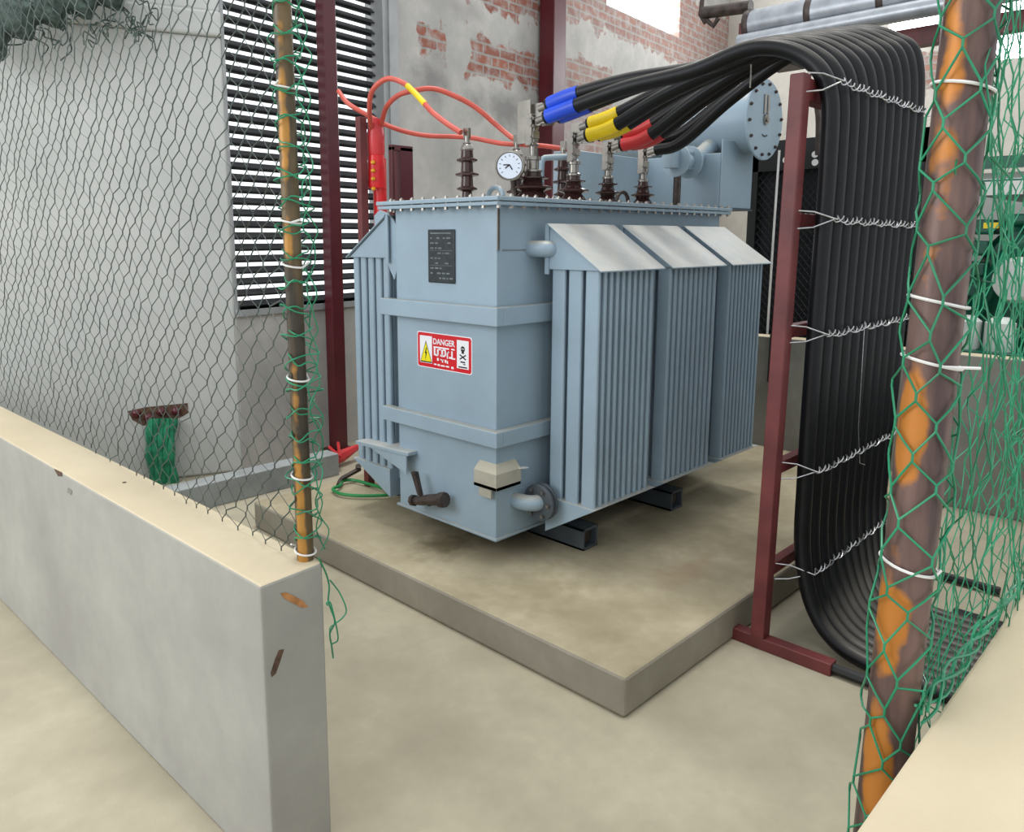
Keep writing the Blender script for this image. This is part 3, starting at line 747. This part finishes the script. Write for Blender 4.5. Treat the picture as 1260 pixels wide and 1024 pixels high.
m_ = MB(); q = [at(1064, 395, Y=-1.1), at(1056, 528, Y=-1.1), at(1058, 570, Y=-1.1), at(1064, 572, Y=-1.1)]
m_.tube(q, .0015, 5); tag(m_.build('loose_wire', M['silver_wire']), 'thin loose wire hanging straight down the front of the cables', 'wire')
for (p0, p1, p2) in (((817, 84), (822, 100), (829, 114)), ((924, 74), (924, 90), (923, 108))):
    tag(MB().tube([at(*p0, Y=-.33 if p0[0] < 900 else -.60), at(*p1, Y=-.34 if p0[0] < 900 else -.61), at(*p2, Y=-.33 if p0[0] < 900 else -.60)], .003, 6).build('cable_tie', M['white']),
        'white cable tie round the ' + ('blue-sleeved' if p0[0] < 900 else 'lower') + ' black cables in the arch', 'cable tie')

# ================================================================== RED HIGH-VOLTAGE CABLES
def hv(pp, y0, y1, n_end, lab, tape=None, rad=.0125):
    pts = []
    for k, (x, y) in enumerate(pp):
        t = k/(len(pp)-1); pts.append(at(x, y, Y=y0+(y1-y0)*t))
    o = MB().tube(spline(pts, 8), rad, 12).build('high_voltage_cable', M['hvred']); tag(o, lab, 'cable', 'red high-voltage cables')
    if tape:
        s_ = spline(pts, 8); MB().tube(s_[tape[0]:tape[1]], rad+.0015, 12).build('tape', M['yellow'], o, label='yellow tape wrap')
    return o
hv([(457, 160), (454.6, 137), (458, 112), (476, 97), (496, 102), (509, 113), (522, 127), (532, 138), (550, 152), (567, 163)], 1.2, .46, 0, 'red-brown cable with yellow tape looping highest to the front bushing', (35, 50))
hv([(468, 160), (471, 146), (476, 131), (489, 118), (507, 112), (532, 109), (557, 117), (585, 132), (611, 154), (628, 168), (643, 177)], 1.2, .46, 0, 'red-brown cable arching over to the right, second loop without tape')
hv([(416.5, 112), (428, 127), (451, 141), (476, 154), (501, 162.5), (527, 167), (557, 168), (583, 170), (603, 174), (621, 177), (645, 178), (672, 180), (698, 184)], 1.5, .46, 0, 'red-brown cable running low and nearly flat from the maroon column')
# red cable termination kit
kt = empty('cable_termination', (.35, 1.2, FZ), 'bright red cable termination with amber drips behind the left radiator', 'cable end')
def RZ(y): return at(465, y, Y=1.2).z
kx = at(463, 200, Y=1.2).x
MB().lathe([(.04, RZ(192)), (.046, RZ(188)), (.046, RZ(168)), (.042, RZ(160)), (.038, RZ(147))], (kx, 1.2, 0), (0, 0, 1), 16).build('breakout_boot', M['red'], kt)
MB().lathe([(.046, RZ(232)), (.05, RZ(228)), (.044, RZ(192)), (.03, RZ(190))], (kx, 1.2, 0), (0, 0, 1), 16).build('red_collar', M['brightred'], kt)
MB().tube([(kx+.02, 1.2, RZ(195)), (kx+.02, 1.2, RZ(290))], .036, 14).build('red_tube', M['brightred'], kt)
MB().tube([(kx, 1.2, .9), (kx, 1.2, FZ)], .03, 10).build('cable_tail', M['black'], kt)
m_ = MB()
for y in (201, 211, 221, 233): m_.lathe([(.0, -.012), (.011, -.006), (.012, .004), (.0, .012)], (kx-.045, 1.17, RZ(y)), (0, 0, 1), 8)
m_.build('amber_drips', M['amber'], kt)
tag(MB().box(kx-.10, kx-.055, 1.2, 1.24, FZ, RZ(146)).build('support_post', M['maroon'], None, .003), 'slim maroon post beside the bright red cable termination', 'post')
q0 = at(482, 180, Y=1.3); q1 = at(508, 180, Y=1.3)
tag(MB().box(q0.x, q1.x, 1.3, 1.33, q0.z-.02, q0.z+.01).box(q1.x-.09, q1.x, 1.3, 1.36, FZ, q0.z).box(q0.x, q0.x+.02, 1.3, 1.33, FZ, q0.z).build('support_bracket', M['maroon_d'], None, .002), 'dark maroon angle-iron bracket behind the lid, left of the front bushing', 'bracket')

# ================================================================== THINGS ON THE FLOOR
b0 = at(205, 603, Z=FZ+.14); b1 = at(410, 556, Z=FZ+.14)
b0 = b0+(b0-b1)*.1
bd = (b1-b0).normalized(); bn = Vector((-bd.y, bd.x, 0)); bn = bn if bn.y > 0 else -bn
# beam section: front lower edge follows the photo line, top is W_ deep
def beam(p, q):
    mb = MB(); L_ = []
    for s_ in (p, q): L_ += [s_-bn*.06+Vector((0, 0, -.14)), s_-bn*.06, s_+bn*.07, s_+bn*.07+Vector((0, 0, -.14))]
    mb.add(L_, [(0, 1, 2, 3), (4, 7, 6, 5), (0, 4, 5, 1), (1, 5, 6, 2), (2, 6, 7, 3), (3, 7, 4, 0)]); return mb
bm_ = beam(b0, b1).build('cable_duct', mat('grey_duct_metal', (150, 154, 154), .6, var=.1), None, .004)
tag(bm_, 'long grey rectangular duct lying on the floor at the foot of the pale wall', 'duct')
cp = MB()
q = at(418, 562, Z=FZ+.1); cp.tube([at(402, 572, Z=FZ+.04), at(418, 562, Z=FZ+.06), at(440, 550, Z=FZ+.09)], .03, 8, rs=[.02, .045, .02])
for x, y in ((416, 545), (405, 550)): cp.tube([q, at(x, y, Z=FZ+.13)], .01, 6)
tag(cp.build('red_cable_end', M['red']), 'crumpled red cable boot on the floor beside the maroon column foot', 'cable end')
gh = MB()
gh.tube(spline([at(x, y, Z=.02) for x, y in ((490, 605), (478, 603), (455, 596), (435, 591), (422, 592), (418, 598), (412, 600), (410, 603), (420, 608), (440, 610), (460, 610), (482, 609))], 6), .009, 8)
tag(gh.build('earth_wire', M['green_hose']), 'green insulated wire curled on the plinth left of the tank', 'wire')
gh = MB(); gh.tube(spline([at(x, y, Z=z) for x, y, z in ((416, 598, .015), (420, 590, .03), (430, 584, .05), (443, 577, .07))], 6), .013, 8)
gh.lathe([(.016, 0), (.016, .03)], at(441, 578, Z=.07), (.3, .4, .3), 8)
tag(gh.build('pipe_offcut', M['dkmetal']), 'bent dark metal offcut standing in the curl of green wire', 'metal offcut')
tag(MB().tube([at(484, 606, Z=.03), at(500, 604, Z=.04)], .024, 10, rs=[.018, .028]).build('wire_clamp', M['dkmetal']), 'brown clamp at the end of the green wire by the tank corner', 'clamp')

# ================================================================== WIRE NETS
def net(O, D, length, z0, ztop, w, h, v, r, jit=.004, seed=1, bulge=None, tri=4, keep=None, thin=.8):
    rg = random.Random(seed); J = {}; D = Vector(D).normalized(); Nn = Vector((-D.y, D.x, 0))
    def node(i2, j, t):
        k = (i2, j)
        if k not in J: J[k] = (rg.gauss(0, jit), rg.gauss(0, jit), rg.gauss(0, jit*.8))
        a = J[k]; s = i2*w/2+a[0]; z = z0+j*h+(v if t else 0)+a[1]
        o = a[2]+(bulge(s, z) if bulge else 0)
        return Vector(O)+D*s+Nn*o+Vector((0, 0, z)) if True else None
    rows = int((ztop-z0)/h); n2 = int(length/w*2); mb = MB()
    ok = lambda i2, j: 0 <= i2 <= n2 and 0 <= j < rows and (keep is None or keep(i2*w/2, z0+j*h))
    # stair chains going up and back along -D (the way the photograph's clear lines lean) 
    for st in range(-0, n2+rows+1):
        run = []
        for j in range(rows):
            i2 = st-j
            if (i2+j) % 2: break
            if ok(i2, j): run += [node(i2, j, 0), node(i2, j, 1)]
            else:
                if len(run) > 2: mb.tube(run, r, tri, False)
                run = []
        if len(run) > 2: mb.tube(run, r, tri, False)
    for j in range(rows-1):
        for i2 in range(j % 2, n2+1, 2):
            if ok(i2, j) and ok(i2+1, j+1): mb.tube([node(i2, j, 1), node(i2+1, j+1, 0)], r*thin, 3, False)
    return mb
# left net stands on the low left wall
e0 = at(376, 688, Z=T); dL = (d-b).normalized()
fl_ = 4.0
nl = net((e0.x, e0.y, 0), dL, 3.45, T+.005, 2.75, .072, .036, .009, .0019, .0035, 3, lambda s, z: .02*math.sin(s*2.1+z*1.7), thin=.5)
tag(nl.build('wire_net', M['grey_wire']), 'weathered grey-green hexagonal wire net stretched left of the thin fence pipe', 'wire net')
# left pipe
pl0 = Vector((e0.x, e0.y, T)); 
pt = at(347, 0, X=e0.x); ldir = (Vector((pt.x, pt.y, pt.z))-pl0); ptop = pl0+ldir*1.25
sdL = -RT*.2-Vector((FW.x, FW.y, 0)).normalized()*.98
sdR = -RT*.85-Vector((FW.x, FW.y, 0)).normalized()*.5
def pm(name, p, lean, rad_, *a_, side=None, thr=(.62, .78)):
    l_ = lean/lean.z; c0_ = p-l_*p.z
    return pipe_mat(name, *a_, tuple(side/rad_*.434), tuple((c0_.x, c0_.y, 0)), (l_.x, l_.y, 0), thr)
M['postL'] = pm('brass_brown_pipe', pl0, ldir, .0195, (112, 92, 62), (58, 52, 42), (186, 132, 56), side=sdL, thr=(.80, .86))
tag(MB().tube([pl0, pl0+ldir*.5, ptop], .0195, 18).build('fence_pipe', M['postL']), 'thin brass-brown fence pipe standing on the low left wall', 'fence post')
def ring(c, ax, rr, wr, name, m_, lab, tail=.05, a0=0, sag=.0):
    ax = Vector(ax).normalized(); u = ax.orthogonal().normalized(); w_ = ax.cross(u); pts = []
    for k in range(25):
        a_ = a0+2*math.pi*k/24*1.02; pts.append(Vector(c)+(u*math.cos(a_)+w_*math.sin(a_))*rr*(1+.03*math.sin(3*a_))+ax*sag*math.sin(a_+.6))
    if tail: pts.append(pts[-1]+(pts[-1]-pts[-2]).normalized()*tail+ax*.01)
    return tag(MB().tube(pts, wr, 6).build(name, m_), lab, 'cable tie', 'white ties on the fence pipes')
def on_axis(p, q, py):
    lo, hi = 0., 1.
    for _ in range(40):
        m = (lo+hi)/2; x = p+(q-p)*m; dd = x-CAM; y = PY-F*dd.dot(UP)/dd.dot(FW)
        if y > py: lo = m
        else: hi = m
    return p+(q-p)*lo
nms = ['topmost', 'second from the top', 'third from the top', 'fourth from the top', 'just above the middle', 'below the middle', 'second from the bottom', 'lowest, just above the wall top']
for k, y in enumerate((107, 272, 326, 465, 585, 677)):
    ring(on_axis(pl0, ptop, y), ldir, .024, .0024, 'cable_tie', M['white'], 'white tie on the thin left fence pipe, '+(['topmost', 'second from top', 'third from top', 'third from bottom', 'second from bottom', 'lowest'][k]), .02, 2.2+k, .006)
# green lacing wire winding round the left pipe
def lace(p, q, rr, turns, m_, lab, amp=.01, seed=2, wr=.0016, n=10, side=None):
    rg = random.Random(seed); ax = (q-p).normalized(); u = ax.orthogonal().normalized(); w_ = ax.cross(u); mb = MB()
    for s_ in (1, -1):
        pts = []
        N_ = int(turns*n)
        for i in range(N_+1):
            a_ = s_*2*math.pi*i/n; r_ = rr+abs(rg.gauss(0, amp))
            base = p+(q-p)*(i/N_)
            pts.append(base+(u*math.cos(a_)+w_*math.sin(a_))*r_+(side*.012 if side else Vector((0, 0, 0)))+ax*rg.gauss(0, .005))
        mb.tube(spline(pts, 3), wr, 5)
    return tag(mb.build('lacing_wire', m_), lab, 'wire')
lace(pl0+Vector((0, 0, .04)), ptop, .024, 26, M['green_wire'], 'green wire laced up the thin left fence pipe', .010, 5, .0018, 8, RT*.6)
# loose strand on the right of the pipe
m_ = MB()
for s_ in (0, 1):
    pts = [pl0+ldir*1.2*(i/60)+RT*(.034+.012*math.sin(i*1.1+s_*2.6)+.01*rnd.random())+FW*.02*math.sin(i*.7+s_) + Vector((0, 0, .02)) for i in range(61)]
    m_.tube(spline(pts, 3), .0016, 5)
tag(m_.build('net_edge_wire', M['green_wire']), 'green selvedge wires of the net hanging along the right side of the thin left pipe', 'wire')
# tail hanging over the wall end
m_ = MB()
tw = [at(x, y, Y=b.y+.0) for x, y in ((392, 687), (401, 706), (405, 722), (404, 740), (408, 752), (412, 766), (406, 780), (408, 795), (410, 810))]
m_.tube(spline(tw, 6), .0022, 5)
m_.tube(spline([at(x, y, Y=b.y-.03) for x, y in ((406, 714), (418, 730), (426, 750), (422, 760), (412, 768), (406, 774), (407, 792))], 6), .0018, 5)
m_.tube(spline([at(x, y, Y=b.y-.03) for x, y in ((403, 745), (402, 742), (406, 741), (409, 750), (416, 785), (408, 793))], 6), .0018, 5)
tag(m_.build('dangling_wire', M['green_wire']), 'loose green wire tail dangling beside the end of the low left wall', 'wire')

# right pipe and net
pr0 = at(1106, 800, Y=-1.79); pr1 = at(1190, 60, Y=-1.79)
rd = (pr1-pr0)/(pr1.z-pr0.z); pb = pr0+rd*(FZ-pr0.z); ptp = pr1+rd*.45
M['postR'] = pm('rusty_brown_pipe', pb, rd, .037, (118, 92, 84), (76, 58, 56), (196, 122, 34), side=sdR, thr=(.82, .88))
tag(MB().tube([pb, pb+(ptp-pb)*.5, ptp], .037, 28).build('fence_pipe', M['postR']), 'thick rusty brown fence pipe with orange paint streaks at the right', 'fence post')
MBn = bpy.data.objects['fence_pipe.001']
for k, (y, tl) in enumerate(((108, .0), (371, .0), (445, .05), (694, .015))):
    c_ = on_axis(pb, ptp, y)
    ring(c_, rd, .0415, .0026, 'cable_tie', M['white'], 'white tie on the thick rusty fence pipe, '+['topmost', 'second from top', 'second from bottom', 'lowest'][k], tl, 1.5+k*.7, .008)
# big hexagons drawn round the pipe
def around(p, q, rr, a_from, a_to, w, h, v, r, seed, ntop):
    rg = random.Random(seed); ax = (q-p).normalized(); u = (-RT).copy(); u = (u-ax*u.dot(ax)).normalized(); w_ = ax.cross(u); mb = MB(); J = {}
    def node(i2, j, t):
        if (i2, j) not in J: J[(i2, j)] = (rg.gauss(0, .009), rg.gauss(0, .008), abs(rg.gauss(0, .006)))
        a = J[(i2, j)]; s = i2*w/2+a[0]; an = a_from+s/rr; z = j*h+(v if t else 0)+a[1]
        return p+ax*z+(u*math.cos(an)+w_*math.sin(an))*(rr+a[2])
    rows = int(ntop/h); n2 = int((a_to-a_from)*rr/w*2)
    for j in range(rows):
        for i2 in range(-1, n2+2):
            if (i2+j) % 2: continue
            mb.tube([node(i2, j, 0), node(i2, j, 1)], r*1.15, 6, False)
            for s_ in (-1, 1):
                if j+1 < rows and -1 <= i2+s_ <= n2+1:
                    A, B_ = node(i2, j, 1), node(i2+s_, j+1, 0); mid = (A+B_)/2; cc = p+ax*((mid-p).dot(ax)); rr_ = mid-cc; mid = cc+rr_.normalized()*max(rr_.length, rr*1.0)
                    mb.tube([A, mid, B_], r, 6, False)
    return mb
ar = around(pb, ptp, .043, 0, math.pi, .066, .05, .012, .0018, 11, 2.3)
# turn the half ring to the camera side
nr = net((pb.x+.07, -1.808, 0), (1, 0, 0), 3.4, .34, 2.3, .064, .05, .014, .0014, .006, 21, lambda s, z: .006+.008*math.sin(s*3+z*2.2))
nr2 = net((pb.x+.08, -1.825, 0), (1, 0, 0), .8, T+.002, 1.9, .07, .054, .014, .0014, .010, 33, lambda s, z: .03*math.sin(s*5+z*4))
nr.add(nr2.v, nr2.f); nr.add(ar.v, ar.f)
tag(nr.build('wire_net', M['green_wire']), 'bright green coated wire net wrapped round the thick pipe and running right', 'wire net')
# selvedge along the wall top
m_ = MB()
for s_ in range(4):
    pts = [Vector((pb.x+.02+i*.05, -1.838+.009*math.sin(i*1.3+s_*1.7), T+.012+.012*math.sin(i*.9+s_*2.3)+.006*rnd.random())) for i in range(66)]
    m_.tube(spline(pts, 2), .0026, 5)
tag(m_.build('net_edge_wire', M['green_wire']), 'bunched green lower edge of the net lying along the low right wall top', 'wire')

# ================================================================== GENERATOR BEHIND THE PARAPET
ge = empty('generator_set', (3.8, -1.3, FZ), 'green diesel generator with black radiator grille behind the parapet wall', 'generator')
GX = 3.05
rg_ = MB().box(GX+.06, GX+.5, -.62, .47, .3, 1.98).build('radiator_core', M['black'], ge)
fr = MB()
for (y0, y1, z0, z1) in ((.43, .49, .3, 2.0), (-.66, -.60, .3, 2.0), (-.66, .49, 1.80, 2.0), (-.66, .49, .3, .36)): fr.box(GX, GX+.1, y0, y1, z0, z1)
fr.build('grille_frame', M['black'], ge)
gm = MB(); st = .055
k = -1.6
for s_ in (-1, 1):
    c0 = -2.4
    while c0 < 2.4:
        # line z-1.1 = s*(y)+c0 clipped to the frame
        pts = []
        for y in (-.6, .43):
            pts.append((y, 1.05+s_*(y+.08)*1.15+c0))
        (ya, za), (yb_, zb_) = pts
        def cut(zl):
            t = (zl-za)/(zb_-za); return ya+t*(yb_-ya)
        P_ = []
        lo, hi = .36, 1.8
        A = [ya, za]; B = [yb_, zb_]
        for Q in (A, B):
            if Q[1] < lo: Q[0], Q[1] = cut(lo), lo
            elif Q[1] > hi: Q[0], Q[1] = cut(hi), hi
        if -.601 <= A[0] <= .431 and -.601 <= B[0] <= .431 and abs(A[0]-B[0]) > .01:
            gm.tube([(GX+.02+.006*s_, A[0], A[1]), (GX+.02+.006*s_, B[0], B[1])], .0035, 4, False)
        c0 += st
gm.build('grille_mesh', M['blackgrill'], ge)
dsk = MB()
for x, y in ((970, 168), (967, 197), (1003, 200), (1003, 190)):
    q = at(x, y, X=GX-.002); dsk.disc(q, .022, (-1, 0, 0), .004, 12)
dsk.build('white_discs', M['white'], ge)  # plain white discs on the front of the grille
MB().tube([at(959, 185, X=2.85), at(951, 300, X=2.85), at(944, 412, X=2.85)], .008, 8).build('white_rod', M['white'], ge)
tag(MB().tube([at(951, 411, X=2.583), at(947, 470, X=2.583)], .018, 8).build('black_strap', M['black']), 'short black strap hanging down the parapet left of the cable rack', 'strap')
MB().tube(spline([at(1012, 128, X=2.9), at(1014, 150, X=2.9), at(1013, 190, X=2.9)], 5), .05, 12).build('hose', M['dkmetal'], ge)
# green body pieces
m_ = MB()
m_.box(3.4, 5.6, -2.4, -.66, .55, 1.15)
m_.box(3.35, 5.5, -2.5, -.72, 1.62, 1.70)
m_.box(3.3, 3.5, -1.35, -1.2, .2, 1.65); m_.box(3.3, 3.5, -2.3, -2.2, .2, 1.65)
m_.build('canopy_frame', M['green'], ge, .02)
m_ = MB()
for k in range(6): m_.box(3.36, 3.8, -.92, -.68, .72+k*.13, .81+k*.13)
m_.build('cooling_ribs', M['green'], ge, .015)
m_ = MB(); m_.lathe([(.05, -.02), (.26, 0), (.3, .05), (.3, .5), (.26, .56)], (3.45, -1.15, 1.15), (1, 0, 0), 28); m_.lathe([(.14, 0), (.18, .03), (.18, .25)], (3.3, -1.5, .95), (1, 0, 0), 24)
m_.build('engine_block', M['green'], ge)
m_ = MB(); m_.tube(spline([(3.3, -.9, .9), (3.22, -1.1, 1.3), (3.25, -1.4, 1.35), (3.3, -1.7, 1.0), (3.3, -1.9, .8)], 6), .05, 12); m_.tube([(3.3, -1.0, 1.45), (3.3, -2.2, 1.45)], .04, 10)
m_.build('green_pipes', M['green'], ge)
q = at(1210, 224, X=3.28); q2 = at(1258, 239, X=3.28)
MB().box(3.27, 3.3, q2.y, q.y, q2.z, q.z).build('white_vent_panel', M['white'], ge, label='white slotted panel')
q = at(1211, 274, X=3.1); q2 = at(1228, 281, X=3.1)
MB().box(3.09, 3.12, q2.y, q.y, q2.z, q.z).build('yellow_label', M['yellow'], ge, label='yellow label')
q = at(1248, 345, X=3.0); m_ = MB(); m_.lathe([(.03, -.04), (.11, -.02), (.13, .02), (.13, .25)], q, (1, -.3, 0), 24); m_.build('air_filter_drum', M['hull'], ge)
q = at(1200, 405, X=2.9); m_ = MB(); m_.lathe([(.07, 0), (.075, .01), (.075, .16), (.04, .19)], (q.x, q.y+.045, .72), (0, 0, 1), 20); m_.lathe([(.07, 0), (.075, .01), (.075, .16), (.04, .19)], (q.x, q.y-.12, .72), (0, 0, 1), 20)
tag(m_.build('white_canister', M['hull']), 'pair of pale canisters standing behind the parapet, seen through the green net', 'canister')
MB().box(q.x-.12, q.x+.1, q.y-.25, q.y+.2, FZ, .719).build('stand', M['green'], ge)
tag(MB().box(5.75, 5.9, -2.9, -.1, FZ, 1.9).build('white_screen', M['wallpl']), 'pale partition behind the generator at far right', 'partition')
tag(MB().box(5.65, 5.75, -2.9, -.05, 1.93, 2.03).box(5.66, 5.74, -.12, -.04, FZ, 1.93).build('dark_rail', M['green']), 'dark green rail along the top of the pale partition', 'rail')

# ================================================================== OVERHEAD PIPES
pp0 = at(925, 20, X=3.3); pp1 = at(1092, -8, X=3.3)
dd = Vector((0, -1, 0))
ov = empty('exhaust_duct', (3.3, pp0.y-.4, pp0.z), 'silver clad exhaust duct with joints near the ceiling above the cable arch', 'duct')
za = at(960, 25, X=3.3).z
y_s, y_e = at(924, 30, X=3.3).y, -2.6
ms = MB(); ms.tube([(3.3, y_s, za), (3.3, y_e, za)], .105, 24); ms.tube([(3.18, y_s+.02, za-.13), (3.18, y_e, za-.13)], .055, 16); ms.build('duct_cladding', M['aluminium'], ov)
for yy in (y_s, at(1000, 15, X=3.3).y, at(1088, 5, X=3.3).y): MB().lathe([(.112, -.02), (.116, 0), (.112, .02)], (3.3, yy, za), (0, 1, 0), 24).build('joint_band', M['dkmetal'], ov)
tag(MB().box(3.36, 3.46, y_e, y_s+.02, za-.30, za-.19).build('steel_beam', M['maroon']), 'dark red steel beam directly below the silver exhaust duct', 'beam')
(MB().prism([(y_s-.15, za-.18), (y_s-.5, za-.18), (y_s-.38, za-.34), (y_s-.2, za-.34)], 'x', 3.1, 3.36).build('pipe_saddle', M['dkmetal'], ov, label='dark saddle bracket'))
q = at(918, 48, X=3.3); tag(MB().box(3.28, 3.36, q.y-.02, q.y+.05, 1.9, za+.03).build('hanger_post', M['maroon']), 'short maroon upright holding the left end of the exhaust duct', 'post')
m_ = MB(); m_.tube([at(865, -5, X=3.3), at(862, 18, X=3.3), at(868, 28, X=3.3)], .018, 8); m_.tube([at(866, 16, X=3.3), at(924, 8, X=3.3)], .045, 12); m_.tube([at(868, 24, X=3.3), at(878, 32, X=3.3), at(884, 22, X=3.3)], .018, 8)
tag(m_.build('pipe_bracket', M['dkmetal']), 'dark clamp and stub pipe left of the exhaust duct at the top', 'bracket')
MB().tube([at(1017, 28, X=3.15), at(1030, 38, X=3.15)], .012, 8).build('white_clip', M['white'], ov)
# pipes on the brick wall
m_ = MB(); m_.tube(spline([onwall(680, 17, -.06), onwall(697, 19, -.06), onwall(706, 22, -.06), onwall(710, 30, -.06), onwall(710, 60, -.06), onwall(709, 100, -.06), onwall(708, 190, -.06)], 6), .045, 12)
tag(m_.build('conduit', mat('dark_conduit', (78, 74, 88), .4, .2)), 'dark conduit bending down the brick wall right of the maroon column', 'conduit')
m_ = MB(); m_.tube([onwall(703, 91, -.3), onwall(762, 82, -.3)], .02, 8); m_.tube([onwall(703, 90, -.3), onwall(703, 175, -.3)], .045, 8); m_.tube([onwall(764, 84, -.3), onwall(764, 175, -.3)], .02, 8)
tag(m_.build('white_pipe_frame', M['white']), 'white pipe frame in front of the brick wall above the blue sleeves', 'pipe')

# ================================================================== LIGHT
wd_ = bpy.data.worlds.new('daylight'); scene.world = wd_; wd_.use_nodes = True
bg = wd_.node_tree.nodes['Background']; bg.inputs[0].default_value = (.93, .97, 1, 1); bg.inputs[1].default_value = 1.15
def light(name, typ, loc, rot, e, c=(1, 1, 1), **k):
    l = bpy.data.lights.new(name, typ); l.energy = e; l.color = c
    for a_, v_ in k.items(): setattr(l, a_, v_)
    o = bpy.data.objects.new(name, l); col.objects.link(o); o.location = loc; o.rotation_euler = rot; return o
light('roof_skylight', 'SUN', (0, 0, 6), (R(-3), R(2), 0), 1.5, (1, .985, .95), angle=R(11))
light('high_window_light', 'AREA', WM @ Vector((4.45, -.1, 4.1)), (R(-75), 0, WA), 60, (.92, .96, 1), shape='RECTANGLE', size=1.6, size_y=.9)
light('far_window_light', 'AREA', (7.3, .6, 3.7), (R(80), 0, R(90)), 60, (.92, .96, 1), shape='RECTANGLE', size=1.8, size_y=.8)
light('left_fill_light', 'AREA', (-5.5, 2.0, 3.2), (0, R(-68), 0), 170, (.96, .98, 1), shape='RECTANGLE', size=3, size_y=3.5)  # added fill lamp out of view, lightens the left-facing sides and pale wall
vs = scene.view_settings; vs.view_transform = 'Standard'; vs.look = 'None'; vs.exposure = 0; vs.gamma = 1; vs.use_curve_mapping = False
